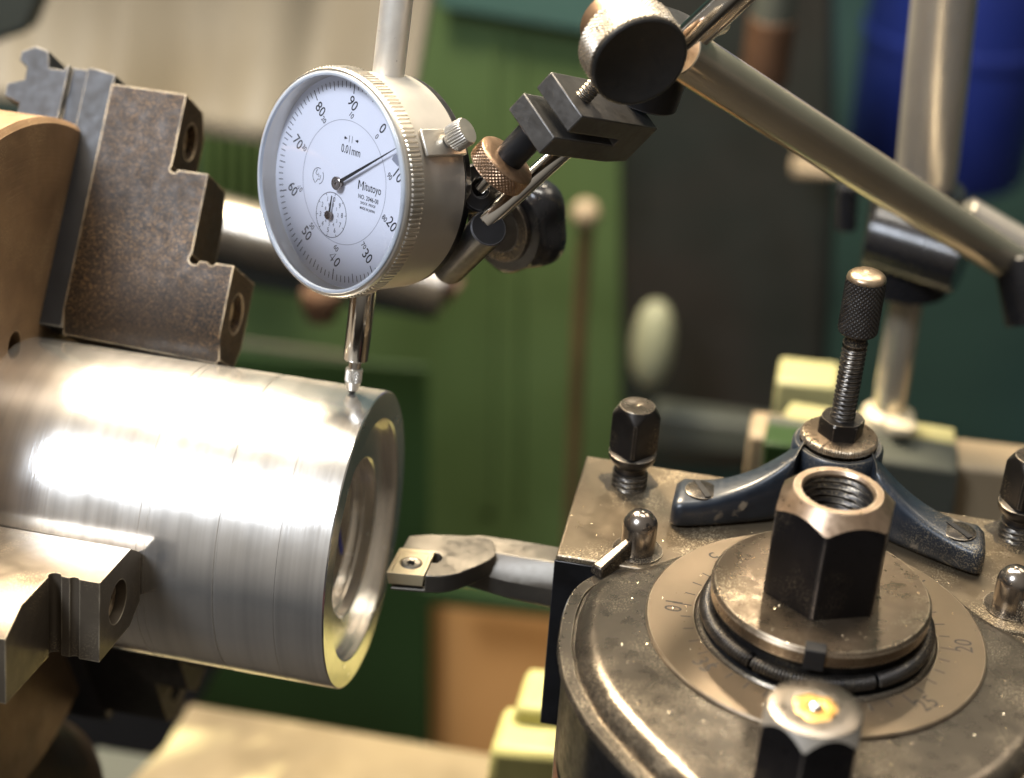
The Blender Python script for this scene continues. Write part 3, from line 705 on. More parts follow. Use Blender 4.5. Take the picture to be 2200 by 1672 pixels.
# slot in the disc
sl = math.radians(-88)
for ang_, nm in ((-90, 's'),):
    d_ = Vector((math.cos(math.radians(ang_)), math.sin(math.radians(ang_)), 0)); s_ = Vector((-d_.y, d_.x, 0)); o_ = Vector((TX, TY, 26.0)) + d_ * 21.0
    q_ = MB(); q_.solid([o_ - s_ * 2.2, o_ + s_ * 2.2, o_ + s_ * 2.2 + d_ * 3.4, o_ - s_ * 2.2 + d_ * 3.4], (0, 0, 4.9)); finish(q_, 'disc_slot', DARKH, post, bevel=.2)
# coil spring ring under the disc
q_ = MB(); N_ = 2600
R0, rc = 23.9, 1.55
segs = [(-208, -122), (-119.5, -58), (-55.5, 20)]
for sa, sb in segs:
    turns = (sb - sa) * 0.56; pts = []
    k_ = int(turns * 9)
    for i in range(k_ + 1):
        f_ = i / k_; th = math.radians(sa + (sb - sa) * f_); ph = 2 * PI * turns * f_
        rr_ = R0 + rc * math.cos(ph); pts.append((TX + rr_ * math.cos(th), TY + rr_ * math.sin(th), 22.9 + rc * math.sin(ph)))
    q_.tube(pts, .36, 5)
finish(q_, 'spring_ring', BLKD, post, smooth=80)
q_ = MB(); 
for sa, sb in segs:
    q_.tube([(TX + R0 * math.cos(math.radians(sa + (sb - sa) * i / 60)), TY + R0 * math.sin(math.radians(sa + (sb - sa) * i / 60)), 22.9) for i in range(61)], 1.3, 12)
finish(q_, 'spring_core', BLACK, post, smooth=80)
# engraving on the scale ring
q_ = MB()
for deg in range(0, 360, 9):
    th = math.radians(deg); big = deg % 45 == 0
    r0, r1 = 27.3, 31.6 if deg % 45 == 0 else 29.6
    d_ = Vector((math.cos(th), math.sin(th), 0)); s_ = Vector((-d_.y, d_.x, 0)) * .17
    o_ = Vector((TX, TY, 20.125))
    if True: q_.poly([q_.bm.verts.new(p) for p in (o_ + d_ * r0 - s_, o_ + d_ * r0 + s_, o_ + d_ * r1 + s_, o_ + d_ * r1 - s_)])
def ringnum(sx_, px_, py_, rot):
    o_ = at(px_, py_, 'z', 20.13); text_into(q_, sx_, o_, X, Y, 5.6, rot, .85, .0, lift=0, spacing=1.05)
    
for sx_, px_, py_ in (('10', 1445, 1300), ('35', 1512, 1428), ('25', 1992, 1512), ('20', 2072, 1388), ('15', 1968, 1246), ('5', 1535, 1196)):
    o_ = at(px_, py_, 'z', 20.13); th = math.atan2(o_.y - TY, o_.x - TX)
    ringnum(sx_, px_, py_, th + PI / 2 + (PI if sx_ == '10x' else 0))
finish(q_, 'engraved_scale', ENGR, post)
# big nut
def hexr(th, ap): 
    t_ = (th + PI / 6) % (PI / 3) - PI / 6
    return min(ap / math.cos(t_), ap / math.cos(PI / 6) * .985)
def hexnut(par, x, y, z0, z1, ap, rl_, rh, rot, hole=True, mb1=NUTT, mb2=NUTC, slope=1.0, ff=0):
    zc = lambda th: z1 - (hexr(th, ap) - rl_) * slope
    q_ = MB(); rows = [lambda th: (hexr(th, ap) * .985, z0), lambda th: (hexr(th, ap), z0 + .4), lambda th: (hexr(th, ap), zc(th))]
    ref = (math.cos(rot), math.sin(rot), 0)
    q_.grid_lathe(rows, 144, (x, y, 0), Z, ref=ref, caps=False); finish(q_, 'hexagon_sides', mb1, par, smooth=25)
    rows = [lambda th: (hexr(th, ap), zc(th)), (rl_, z1)]
    if hole: rows += [(rh + .5, z1), (rh, z1 - .6), (rh, z1 - 1.2)]
    else: rows += [(rl_ - .3, z1 + .05)]
    q2 = MB(); q2.grid_lathe(rows, 144, (x, y, 0), Z, ref=ref, caps=False); finish(q2, 'chamfered_top', mb2, par, smooth=25)
    return ref
hexnut(post, TX, TY, 30.6, 55.4, 11.8, 9.5, 7.5, math.radians(-66), slope=1.0)
q_ = MB(); q_.grid_lathe(thread_rows(7.6, 34, 54.3, 1.75, -.75), 64, (TX, TY, 0), Z, caps=False); finish(q_, 'nut_thread', BLKD, post)
q_ = MB(); q_.grid_lathe([(8.5, 36), (.05, 36.1)], 32, (TX, TY, 0), Z, caps=False); finish(q_, 'bore_floor', DARKH, post)
# rating plate wrapped on the lower left wall
q_ = MB(); idx = min(range(len(OUT)), key=lambda i: (OUT[i] - Vector((-53, -20, 0))).length)
OO = offs(OUT, -1.2); k0 = idx
A = []; B = []
step = 1 if OUT[(idx + 3) % 260].y < OUT[idx].y else -1
for k in range(0, 26):
    p_ = OO[(k0 + step * k) % 260]; A.append(q_.bm.verts.new((p_.x + TX, p_.y + TY, -30))); B.append(q_.bm.verts.new((p_.x + TX, p_.y + TY, -13)))
for i in range(25): q_.poly([A[i], A[i+1], B[i+1], B[i]])
finish(q_, 'red_plate', REDL, post)

# lever nut in the foreground
F = Vector((111.3, -87.2, 38.7))
ln = thing('clamping_bolt', 'hexagonal steel bolt with a brass oiler in its top, nearest the viewer', 'bolt', (F.x, F.y, -5))
hexnut(ln, F.x, F.y, -5, F.z - .05, 9.15, 8.9, 5, math.radians(-66), hole=False, mb2=SATIN, slope=1.9)
TURN = mat('turned_disc_face', (.2, .175, .145, 1), .32, .9, (.17, .145, .12, 1), 60, .4, aniso=.5, axis='Z')
q_ = MB(); q_.grid_lathe([(8.95, F.z - .05), (8.7, F.z + .15), (4.2, F.z + .15), (4.0, F.z - .1)], 96, (F.x, F.y, 0), Z, caps=False); finish(q_, 'turned_face', TURN, ln, smooth=50)
q_ = MB(); q_.grid_lathe([lambda t: (4.15 + .3 * math.sin(3 * t) + .2 * math.sin(7 * t + 1), F.z + .1), lambda t: (3.7 + .3 * math.sin(3 * t), F.z + .35), (1.9, F.z + .25), (1.6, F.z)], 64, (F.x, F.y, 0), Z, caps=False)
oc = finish(q_, 'brass_oiler', BRASS, ln, smooth=60)
q_ = MB(); q_.grid_lathe([(1.65 * math.cos(k * PI / 12) + .005, F.z + .0 + 1.3 * math.sin(k * PI / 12)) for k in range(7)], 32, (F.x, F.y, 0), Z, caps=False); finish(q_, 'oiler_ball', CHROME, ln, smooth=80)

# blue height bracket
bx0 = Vector((111.3, 25, 0))
br = thing('adjuster_bracket', 'chipped blue two armed bracket screwed on the tool holder', 'bracket', (111, 12, 16))
for s_ in (-1, 1):
    q_ = MB()
    # arm swept from pad to boss: cross sections
    sec = []
    K = 18
    for k in range(K + 1):
        f_ = k / K
        xx = 37.0 * (1 - f_) + 8.0 * f_
        yy = 9.0 + 12 * f_ ** 1.6
        h = 7.6 + 11.5 * f_ ** 2.4
        wd_ = 7.2 + 1.0 * f_ ** 2 - 1.2 * math.sin(PI * f_) ** 1.5 
        if k == 0: h *= .86; wd_ *= .8
        z0 = 16.05
        cen = Vector((111.3 + s_ * xx, yy, 0))
        ring = []
        m_ = 20
        for i in range(m_):
            a = 2 * PI * i / m_
            ca, sa_ = math.cos(a), math.sin(a)
            ex = 4.0
            rx = abs(ca) ** (2 / ex) * (1 if ca > 0 else -1); rz = abs(sa_) ** (2 / ex) * (1 if sa_ > 0 else -1)
            dirw = Vector((-.25 * f_ * s_, 1, 0)).normalized()
            ring.append(q_.bm.verts.new(cen + dirw * rx * wd_ + Vector((0, 0, z0 + h / 2 + rz * h / 2))))
        sec.append(ring)
    for A, B in zip(sec, sec[1:]):
        for i in range(20): q_.poly([A[i], A[(i+1) % 20], B[(i+1) % 20], B[i]])
    q_.poly(sec[0]); q_.poly(sec[-1])
    finish(q_, 'arm', BLUE, br, smooth=60, bevel=.0)
    pz = 24.1; px_ = 111.3 + s_ * 30.6
    q_ = MB(); q_.grid_lathe([(4.1, 22.6), (4.1, pz), (3.6, pz + .25), (.05, pz + .4)], 48, (px_, 9.3, 0), Z, caps=False); s1 = finish(q_, 'slotted_screw', BLKD, br, smooth=50)
    an = math.radians(-62 if s_ < 0 else -48); d_ = Vector((math.cos(an), math.sin(an), 0)); e_ = Vector((-d_.y, d_.x, 0)); o_ = Vector((px_, 9.3, pz - .2))
    q_ = MB(); q_.solid([o_ - d_ * 3.75 - e_ * .7, o_ + d_ * 3.9 - e_ * .7, o_ + d_ * 3.9 + e_ * .7, o_ - d_ * 3.9 + e_ * .7], (0, 0, .74)); finish(q_, 'screw_slot', DARKH, s1 if False else br)
bz = 36.2
q_ = MB(); q_.grid_lathe([(14.2, 16.1), (13.2, 19), (12.0, 24), (11.3, 29), (11.1, 33.4), (10.5, 34.2), (9.4, 34.1), (9.0, 33.0), (8.6, 28)], 64, (bx0.x, bx0.y, 0), Z, caps=False)
finish(q_, 'boss', BLUE, br, smooth=50)
q_ = MB(); q_.grid_lathe([(8.2, 29), (.05, 29)], 32, (bx0.x, bx0.y, 0), Z, caps=False); finish(q_, 'boss_recess', DARKH, br)
ads = thing('adjusting_screw', 'threaded height screw with a dark knurled thumb knob above the blue bracket', 'thumb screw', (bx0.x, bx0.y, 30))
q_ = MB(); kk = 110
rows = [(6.8, 30), (6.8, 34.9)] + [(lambda t, z=z: (9.35 - (.22 if math.sin(t * kk) > 0 else 0), z)) for z in (35.0, 35.2, 36.2)] + [(8.9, 36.6), (3.5, 36.9), (3.2, 36.5)]
q_.grid_lathe(rows, 440, (bx0.x, bx0.y, 0), Z, caps=False); finish(q_, 'knurled_disc', DISCM, ads, smooth=40)
q_ = MB(); rows = [lambda th: (hexr(th, 4.9), 36.7), lambda th: (hexr(th, 4.9), 40.6), lambda th: (min(hexr(th, 4.9), 5.1), 41.2), (3.0, 41.2)]
q_.grid_lathe(rows, 96, (bx0.x, bx0.y, 0), Z, ref=(math.cos(math.radians(-78)), math.sin(math.radians(-78)), 0), caps=False); finish(q_, 'lock_nut', BLKD, ads, smooth=25)
q_ = MB(); q_.grid_lathe(thread_rows(3.05, 40.8, 60.6, 1.25, .42), 56, (bx0.x, bx0.y, 0), Z, caps=False); finish(q_, 'thread', BLKD, ads)
q_ = MB(); q_.grid_lathe([(2.7, 60.4), (3.05, 61.5), (2.5, 63.0), (2.7, 64.2)], 40, (bx0.x, bx0.y, 0), Z, caps=False); finish(q_, 'neck', BLKD, ads)
rows = [(2.6, 63.6), (4.3, 64.3)] + knurl_rows(4.85, 64.6, 78.2, 0, 86, 26, .34, ch=.5)
q_ = MB(); q_.grid_lathe(rows, 312, (bx0.x, bx0.y, 0), Z, caps=False); finish(q_, 'knurled_knob', KNOBD, ads, smooth=60)
q_ = MB(); q_.grid_lathe([(4.62, 78.1), (4.6, 78.4)] + [(4.6 * math.cos(k * PI / 16), 78.4 + 2.0 * math.sin(k * PI / 16)) for k in range(1, 8)] + [(.05, 80.4)], 48, (bx0.x, bx0.y, 0), Z, caps=False); finish(q_, 'domed_end', DOMEM, ads, smooth=70)

# ================================================================== DIAL INDICATOR
sA = Vector((0.02999009, 0.21691862, 0.97572891)); nA = Vector((-0.5463568, -0.81387789, 0.19772967)); tA = Vector((0.83701544, -0.53902606, 0.09410669))
P0 = Vector((-6.65, 7, 36.8)); DC = Vector((-5.063, 18.482, 88.445))
di = thing('dial_indicator', 'round white faced dial indicator with its plunger resting on the workpiece', 'dial indicator', P0)
def dpart(name, rows, m_, n=128, o=DC, ax=nA, caps=False, par=di, smooth=35, ref=None):
    q_ = MB(); q_.grid_lathe(rows, n, o, ax, ref=ref if ref is not None else sA, caps=caps); return finish(q_, name, m_, par, smooth=smooth)
dpart('case', [(.05, -4.8), (24.8, -4.8), (25.4, -4.2), (25.5, 8.6), (25.9, 8.8), (25.9, 9.6), (24, 9.7)], BODY)
dpart('back_plate', [(.05, -7.2), (24.2, -7.2), (24.9, -6.7), (25.0, -4.9), (20, -4.8)], BLACK)
kb = 150
rows = [(25, 9.6), (26.1, 9.8)] + [(lambda t, h=h: (26.75 - (.0 if math.sin(t * kb) > 0 else .38), h)) for h in (10.0, 10.4, 13.0, 13.3)] + [(26.35, 13.5), (26.35, 14.2), (26.1, 14.6), (25.5, 14.7), (25.0, 14.5), (24.9, 13.4), (24.7, 11.2), (24.6, 10.2), (24.4, 9.9)]
q_ = MB(); q_.grid_lathe(rows, 900, DC, nA, ref=sA, caps=False); bz_ = finish(q_, 'bezel', SATIN, di, smooth=30)
dpart('dial_plate', [(24.6, 10.2), (.05, 10.2)], DIALP)
RIMP = mat('pale_crystal_rim', lin(190, 198, 210), .15, 0, coat=.5)
dpart('crystal_rim', [(25.5, 14.6), (25.55, 15.0), (25.2, 15.3), (24.6, 15.2), (24.5, 14.4)], RIMP, smooth=60)
dpart('crystal', [(24.85, 13.9), (24.4, 14.3), (.05, 14.35)], GLASS, smooth=60)
def DP(a, b, h=10.24): return DC + tA * a + sA * b + nA * h
# frame is left handed (s, t, n): t runs right, s up when looking at the face
q_ = MB()
A0 = math.radians(36.5)
for k in range(100):
    th = A0 + 2 * PI * k / 100
    r0 = {0: 20.7, 5: 21.2}.get(k % 10, 21.8); r1 = 23.3
    d_ = tA * math.sin(th) + sA * math.cos(th); s_ = (tA * math.cos(th) - sA * math.sin(th)) * (.1 if k % 10 else .13)
    o_ = DP(0, 0)
    q_.poly([q_.bm.verts.new(p) for p in (o_ + d_ * r0 - s_, o_ + d_ * r0 + s_, o_ + d_ * r1 + s_, o_ + d_ * r1 - s_)])
finish(q_, 'graduation_marks', INK, di)
q_ = MB()
def dialnum(q_, st, o_, size, off=.012):
    if '4' not in st: text_into(q_, st, o_, tA, sA, size, -A0, .86, off); return
    u_ = tA * math.cos(A0) - sA * math.sin(A0); v_ = tA * math.sin(A0) + sA * math.cos(A0)
    text_into(q_, st[1:], o_ + u_ * size * .27, tA, sA, size, -A0, .86, off)
    b_ = o_ - u_ * size * .27; w_ = size * .075
    stroke(q_, [b_ + u_ * size * .11 - v_ * size * .36, b_ + u_ * size * .11 + v_ * size * .34, b_ - u_ * size * .2 - v_ * size * .16, b_ + u_ * size * .24 - v_ * size * .16], w_, nA)
for k in range(10):
    th = A0 + 2 * PI * k / 10
    o_ = DP(18.4 * math.sin(th), 18.4 * math.cos(th))
    dialnum(q_, str(k * 10), o_, 3.8)
    o_ = DP(15.75 * math.sin(th), 15.75 * math.cos(th))
    dialnum(q_, str((10 - k) % 10 * 10), o_, 1.9)
finish(q_, 'numerals', INK, di)
q_ = MB(); R1 = 15.2
stroke(q_, [DP(R1*.95 * math.cos(2*PI*i/96), R1*.95 * math.sin(2*PI*i/96)) for i in range(96)], .14, nA, closed=True)
finish(q_, 'inner_circle_line', INKG, di)
q_ = MB()
text_into(q_, 'itutoyo', DP(10.05, .7), tA, sA, 2.8, 0, .7, .012)
for m0, m1 in (((5.2, -.32), (5.2, 1.75)), ((6.75, -.32), (6.75, 1.75))): stroke(q_, [DP(*m0), DP(*m1)], .32, nA)
stroke(q_, [DP(5.3, 1.7), DP(5.97, .35), DP(6.65, 1.7)], .25, nA)
text_into(q_, 'NO. 2046-08', DP(8.9, -1.9), tA, sA, 1.5, 0, .86, .01)
text_into(q_, 'SHOCK  PROOF', DP(9.0, -3.2), tA, sA, .85, 0, .85, .01)
text_into(q_, 'MADE IN JAPAN', DP(9.0, -4.4), tA, sA, .85, 0, .85, .01)
text_into(q_, '0.01mm', DP(1.3, 7.7), tA, sA, 2.8, 0, .74, .01)
# arrows: -> | | <-
for a, b in ((-1.5, -.5), (3.6, 2.6)):
    stroke(q_, [DP(a, 10.3), DP(b, 10.3)], .14, nA)
    sg = 1 if b > a else -1
    q_.poly([q_.bm.verts.new(p) for p in (DP(b + .9 * sg * .3, 10.3), DP(b - .8 * sg, 10.7), DP(b - .8 * sg, 9.9))])
for a in (.35, 1.35): stroke(q_, [DP(a, 9.5), DP(a, 11.1)], .13, nA)
# round maker's emblem: two arcs and a wavy stroke
ce = (-9.0, -.4)
for s0, s1 in ((70, 250), (-70, 40)):
    stroke(q_, [DP(ce[0] + 1.9 * math.cos(math.radians(s0 + (s1-s0)*i/20)), ce[1] + 1.9 * math.sin(math.radians(s0 + (s1-s0)*i/20))) for i in range(21)], .16, nA)
stroke(q_, [DP(ce[0] + a, ce[1] + b) for a, b in ((-.5, 1.5), (-.9, .5), (-.3, .1), (.1, .7), (.2, -.2), (.9, .3), (.7, -.8), (0, -.7), (-.5, -1.5))], .17, nA)
finish(q_, 'face_lettering', INK, di)
# small counter dial
sc0 = (-3.05, -8.4); q_ = MB(); r_ = 5.3
stroke(q_, [DP(sc0[0] + r_ * math.cos(2*PI*i/64), sc0[1] + r_ * math.sin(2*PI*i/64)) for i in range(64)], .15, nA, closed=True)
for k in range(10):
    th = math.radians(8) - 2 * PI * k / 10
    d_ = Vector((math.sin(th), math.cos(th)))
    stroke(q_, [DP(sc0[0] + d_.x * 4.7, sc0[1] + d_.y * 4.7), DP(sc0[0] + d_.x * 5.3, sc0[1] + d_.y * 5.3)], .12, nA)
    text_into(q_, str(k), DP(sc0[0] + d_.x * 3.8, sc0[1] + d_.y * 3.8), tA, sA, 1.7, 0, .8)
    text_into(q_, str((10 - k) % 10), DP(sc0[0] + d_.x * 2.4, sc0[1] + d_.y * 2.4), tA, sA, 1.2, 0, .8)
finish(q_, 'counter_dial', INK, di)
# hands
def hand(c0, th, L, tail, w0, w1, h, name, hub):
    q_ = MB(); d_ = tA * math.sin(th) + sA * math.cos(th); s_ = tA * math.cos(th) - sA * math.sin(th); o_ = DP(c0[0], c0[1], h)
    q_.solid([o_ - d_ * tail - s_ * w0, o_ + d_ * L - s_ * w1, o_ + d_ * L + s_ * w1, o_ - d_ * tail + s_ * w0], nA * .12)
    finish(q_, name, BLKS, di)
    q_ = MB(); q_.grid_lathe([(hub * .6, 10.25 - h), (hub * .6, -.1), (hub, 0), (hub, .5), (hub * .9, .62), (.2, .62), (.12, .4), (.02, .4)], 48, o_, nA, ref=sA, caps=False); finish(q_, name.replace('pointer', 'hub').replace('hand', 'hub'), PINM, di)
hand((-1.4 + .55, -.3), math.radians(56.5), 22.4, 1.5, .5, .07, 11.4, 'pointer', 1.55)
hand((sc0[0], sc0[1]), math.radians(4), 4.7, .8, .34, .12, 10.9, 'small_hand', 1.05)
# tolerance marker seen inside the rim
q_ = MB(); o_ = DP(0, 0, 12.2); th = math.radians(63)
pl = []
for a, r_ in ((59.5, 24.3), (66, 24.3), (67, 21.0), (62, 19.6), (60.0, 20.6)):
    pl.append(o_ + tA * math.sin(math.radians(a)) * r_ + sA * math.cos(math.radians(a)) * r_)
q_.solid(pl, nA * .2); finish(q_, 'limit_pointer', mat('grey_marker', (.3, .31, .36, 1), .4, 0), di)
# stem, plunger
q_ = MB(); q_.grid_lathe([(3.75, 24), (3.75, 90)], 64, DC, sA, ref=nA); finish(q_, 'stem_cap', STEMM, di)
def srow(name, rows, m_, n=64, smooth=40): 
    q_ = MB(); q_.grid_lathe(rows, n, P0, sA, ref=nA, caps=False); finish(q_, name, m_, di, smooth=smooth)
srow('plunger_sleeve', [(1.5, 8.7), (2.85, 8.7), (3.05, 9.0), (3.15, 28.5)], CHROME)
srow('plunger', [(1.55, 6.0), (1.55, 9.2)], CHROME)
srow('contact_point', [(.05, 3.0), (1.7, 3.2)] + knurl_rows(2.15, 3.3, 6.4, 0, 40, 16, .34, ch=.15) + [(1.4, 6.6)], SATIN, 264, 50)
srow('contact_taper', [(.9, .9), (1.35, 1.1), (2.0, 3.2), (1.9, 3.3)], SATIN)
srow('contact_ball', [(.02, 0)] + [(1.0 * math.sin(k * PI / 12), 1.0 - 1.0 * math.cos(k * PI / 12)) for k in range(1, 9)], BLKD, 32, 80)
# bezel clamp: plate and ridged screw
th = math.radians(58); rd = tA * math.sin(th) + sA * math.cos(th); tg_ = tA * math.cos(th) - sA * math.sin(th)
bp = DC + rd * 25.6 + nA * 3.5
q_ = MB(); q_.prism([(-8.0, -3.2), (4.5, -3.2), (4.5, 3.2), (-8.0, 3.2)], bp, nA, tg_, 1.0); finish(q_, 'clamp_plate', SATIN, di, bevel=.3)
kd = (rd * .86 - nA * .18 + CU * .1).normalized(); ko = bp + rd * 1.0 - nA * 3.0
q_ = MB(); kk2 = 30
rows = [(1.6, 0), (2.0, 1.2), (2.4, 1.3)] + [(lambda t, h=h: (3.15 + .18 * math.cos(kk2 * t), h)) for h in (1.5, 5.2)] + [(3.0, 5.7), (.05, 5.8)]
q_.grid_lathe(rows, 300, ko, kd, caps=False); finish(q_, 'clamp_screw', SATIN, di, smooth=35)

# lug, knuckle, arm behind the gauge
kn = thing('rod_knuckle', 'black split knuckle joining the gauge back to the thin chrome rod', 'clamp', dp(1030, 405, 424))
c1 = dp(1030, 403, 420)
nK = (CR * .62 + CU * .05 - CF * .72).normalized()
nK = (-CR * .45 + CU * .0 - CF * .86).normalized() * 1
nK = (CR * .55 - CF * .8).normalized()
q_ = MB(); q_.grid_lathe([(2.2, -9), (5.3, -9), (5.7, -8.6), (5.7, 0), (5.3, .5), (2.6, .5), (2.2, .2), (2.2, -4)], 48, c1 , nK, ref=CU, caps=False); finish(q_, 'knuckle_ring', BLACK, kn, smooth=35)
q_ = MB(); q_.grid_lathe([(2.3, -3.5), (.02, -3.5)], 24, c1, nK, ref=CU, caps=False); finish(q_, 'knuckle_bore', DARKH, kn)
q_ = MB(); q_.rod(dp(965, 575, 446), dp(1050, 490, 418), 4.3, 48); finish(q_, 'arm_barrel', BLACK, kn)
q_ = MB(); q_.rod(dp(960, 370, 448), dp(1025, 430, 430), 3.6, 32); finish(q_, 'lug', BLACK, kn)
rd_ = thing('thin_chrome_rod', 'thin chrome rod running from the black knuckle up under the clamp block', 'rod', dp(1055, 455, 421))
q_ = MB(); q_.rod(dp(1035, 482, 420), dp(1330, 215, 428), 2.45, 48); finish(q_, 'rod_shaft', CHROME, rd_)
# star knob
sk = thing('lobed_knob', 'glossy black lobed hand knob behind the knuckle', 'hand knob', dp(1115, 480, 452))
kx = (CR * .55 + CU * .28 + CF * .62).normalized(); ko = dp(1078, 488, 458); KS = 1.42
q_ = MB()
rows = [lambda t: (5.5 * KS, 0), lambda t: (8.2 * KS, .4)]
for k in range(0, 9):
    a = k / 8 * PI
    rows.append(lambda t, a=a: (KS * (8.2 + 1.2 * math.sin(a)) * (1 + (.085 * math.cos(5 * t + .6)) * (.4 + .6 * math.sin(a))), KS * (1.0 + 3.6 * (1 - math.cos(a)))))
rows += [(6.0 * KS, 8.6 * KS), (.05, 9.0 * KS)]
q_.grid_lathe(rows, 160, ko, kx, ref=CU, caps=False); finish(q_, 'lobed_grip', PLASD, sk, smooth=60)
q_ = MB(); q_.grid_lathe([(6.4, -1.2), (8.8, -1.0), (9.2, .4), (7, .6)], 48, ko, kx, ref=CU, caps=False); finish(q_, 'steel_washer', BLKD, sk)
q_ = MB(); q_.grid_lathe([(.05, -1.4), (6.3, -1.3), (6.3, 0)], 48, ko, kx, ref=CU, caps=False); finish(q_, 'knob_core', BLACK, sk)

# clamp block (split block), thumb nut, big knob
D0 = 400.
mmpx = D0 / FPX
Wv = (CR * 68 - CU * 105 - CF * 45).normalized(); Lv = (CR * 180 + CU * 9 + CF * 251).normalized(); Hv = (CR * -32 - CU * 31 + CF * 24).normalized()
Lv = (Lv - Wv * Lv.dot(Wv)).normalized(); Hv = (Hv - Wv * Hv.dot(Wv)); Hv = (Hv - Lv * Hv.dot(Lv)).normalized()
cn = dp(1252, 250, D0)
wB, lB, hB = 13.5, 32., 5.2
clb = thing('split_clamp_block', 'grey black slotted clamp block between the big knob and the thumb nut', 'clamp block', dp(1300, 290, 412))
# upper plate, slot, lower plate and solid back web as one profile in (L,H)
prof = [(0, 0), (lB, 0), (lB, hB * 2.0 + 1), (24, hB * 2 + 2.1), (-2.6, hB * 2 + 2.1 + .2), (-2.6, hB + 2.0), (21.5, hB + 2.0), (21.5, hB), (0, hB)]
q_ = MB(); q_.prism([(p[0], p[1]) for p in prof], cn, Lv, Hv, 1.0)
# prism extrudes along Lv x Hv; make it run towards -W
nn_ = Lv.cross(Hv); sgn = 1 if nn_.dot(-Wv) > 0 else -1
q_.bm.free(); q_ = MB(); q_.prism(prof, cn, Lv, Hv, sgn * wB)
finish(q_, 'slotted_body', mat('satin_grey_oxide', (.13, .125, .12, 1), .4, .8, (.09, .085, .08, 1), 120, .5, edge=(.42, .4, .38, 1), edgew=.35, bump=.12, bscale=900), clb, bevel=.35)
ss = cn - Wv * 6.6 + Lv * 6.5
q_ = MB(); q_.grid_lathe(thread_rows(2.05, 0, 4.6, .95, .4), 40, ss, -Hv); finish(q_, 'set_screw', BLKD, clb)
tn = thing('knurled_thumb_nut', 'brown knurled thumb nut on a short black post under the clamp block', 'thumb nut', dp(1098, 320, 408))
lb = cn - Wv * 6.8 + Hv * (hB * 2 + 2.2) + Lv * 1.0
q_ = MB(); q_.grid_lathe([(3.5, 0), (3.5, 8.6), (2.9, 8.8)], 48, lb, Hv); finish(q_, 'post', BLACK, tn)
q_ = MB(); rows = [(3.3, 8.4), (6.2, 8.5), (7.0, 8.9)] + knurl_rows(7.45, 9.2, 13.2, 0, 40, 44, .3, ch=.3) + [(6.8, 13.5), (3.0, 13.8), (.05, 13.8)]
q_.grid_lathe(rows, 440, lb, Hv, caps=False); finish(q_, 'knurled_rim', KNOBB, tn, smooth=50)
q_ = MB(); q_.grid_lathe([(1.4, 13.5), (1.4, 19)], 24, lb, Hv); finish(q_, 'nut_spigot', CHROME, tn)

bk = thing('large_knurled_knob', 'large clamp knob with knurled steel rim and flat black face', 'knob', dp(1377, 134, 395))
nB = (CR * .303 - CU * .673 - CF * .673).normalized()
fc = dp(1376, 136, 388); rB = 111 * 388 / FPX
q_ = MB(); rows = [(8.2, -9.5), (rB - .9, -8.9)] + knurl_rows(rB + .15, -8.7, -1.2, 0, 60, 62, .36, ch=.3) + [(rB - .3, -1.0), (rB - .5, -.8)]
q_.grid_lathe(rows, 744, fc, nB, ref=CU, caps=False); finish(q_, 'knurled_rim', KNOBM, bk, smooth=50)
q_ = MB(); q_.grid_lathe([(rB - .4, -1.0), (rB - .15, -.4), (rB - .6, 0), (rB - 1.3, 0), (rB - 1.7, -.25), (.05, -.35)], 128, fc, nB, ref=CU, caps=False); finish(q_, 'black_face', BLKS, bk, smooth=40)
q_ = MB(); q_.grid_lathe([(7.5, -17), (7.9, -16.5), (7.9, -10), (7, -9)], 64, fc, nB, ref=CU); finish(q_, 'neck', KNOBB, bk)
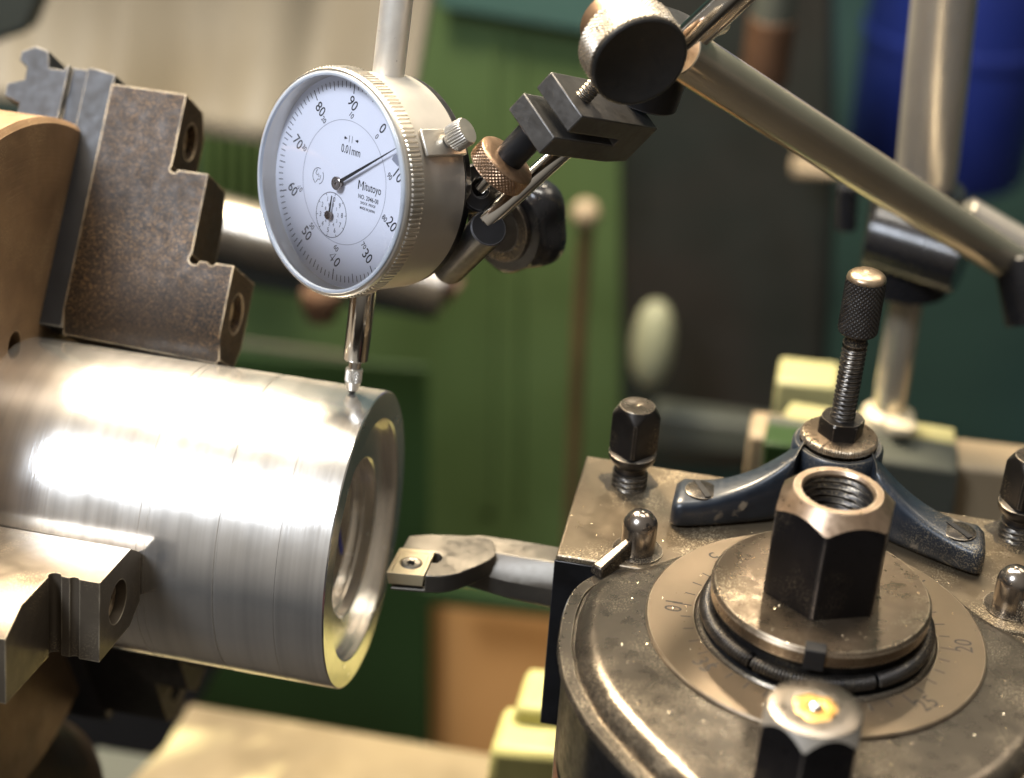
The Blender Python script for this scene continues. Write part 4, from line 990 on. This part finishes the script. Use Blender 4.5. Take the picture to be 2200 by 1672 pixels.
# upper rod through the knob clamp
ur = thing('upper_chrome_rod', 'short polished rod rising out of frame beside the big knob', 'rod', dp(1490, 75, 404))
q_ = MB(); q_.rod(dp(1395, 165, 412), dp(1680, -100, 392), 3.7, 64); finish(q_, 'rod_shaft', CHROME, ur)
q_ = MB(); q_.rod(dp(1380, 215, 430), dp(1440, 40, 420), 8.5); finish(q_, 'clamp_seat', BLACK, bk)
q_ = MB(); q_.rod(dp(1500, 60, 412), dp(1545, 45, 420), 3.2); finish(q_, 'pin', SATIN, bk)

# ================================================================== loose swarf
q_ = MB()
def chip(x, y, z, s_):
    a = random.random() * 2 * PI; d_ = Vector((math.cos(a), math.sin(a), random.uniform(0, .5))); e_ = Vector((-d_.y, d_.x, random.uniform(-.3, .3)))
    o_ = Vector((x, y, z + .05)); L_ = s_ * random.uniform(.4, 1.4); w_ = s_ * random.uniform(.12, .35)
    A = [o_, o_ + d_ * L_, o_ + d_ * L_ * .8 + e_ * w_, o_ + e_ * w_]
    q_.solid(A, (0, 0, .06 + .05 * random.random()))
def inside(px_, py_):
    c = False; P = OUT; n = len(P); j = n - 1
    for i in range(n):
        if (P[i].y > py_) != (P[j].y > py_) and px_ < (P[j].x - P[i].x) * (py_ - P[i].y) / (P[j].y - P[i].y) + P[i].x: c = not c
        j = i
    return c
for _ in range(420):
    x_ = random.uniform(50.5, 160); y_ = random.uniform(-15, 30)
    if inside((x_ - TX) * 1.02, (y_ - TY) * 1.02): continue
    if abs(x_ - bx0.x) < 37 and 2 < y_ < 26: continue
    dens = .35 + .65 * (x_ > 125)
    if random.random() < dens: chip(x_, y_, 16, .42)
for _ in range(520):
    r_ = 24 * random.random() ** .5 if random.random() < .2 else random.uniform(27, 62); a = random.random() * 2 * PI
    x_, y_ = r_ * math.cos(a), r_ * math.sin(a)
    if r_ < 24:
        if r_ > 13: chip(TX + x_, TY + y_, 30.6, .4)
    elif r_ < 37: 
        if random.random() < .6: chip(TX + x_, TY + y_, 20.1, .4)
    elif inside(x_ * 1.2, y_ * 1.2): chip(TX + x_, TY + y_, 19.2, .42)
for _ in range(70):
    i = random.randrange(260); p_ = offs(OUT, -random.uniform(.6, 2.8))[i]; chip(TX + p_.x, TY + p_.y, 15.1, .35)
o = finish(q_, 'metal_chips', SILV, loc=(110, 0, 16), smooth=20)
tag(o, 'tiny bright metal chips strewn over the tool post and holder', 'metal chips', kind='stuff')
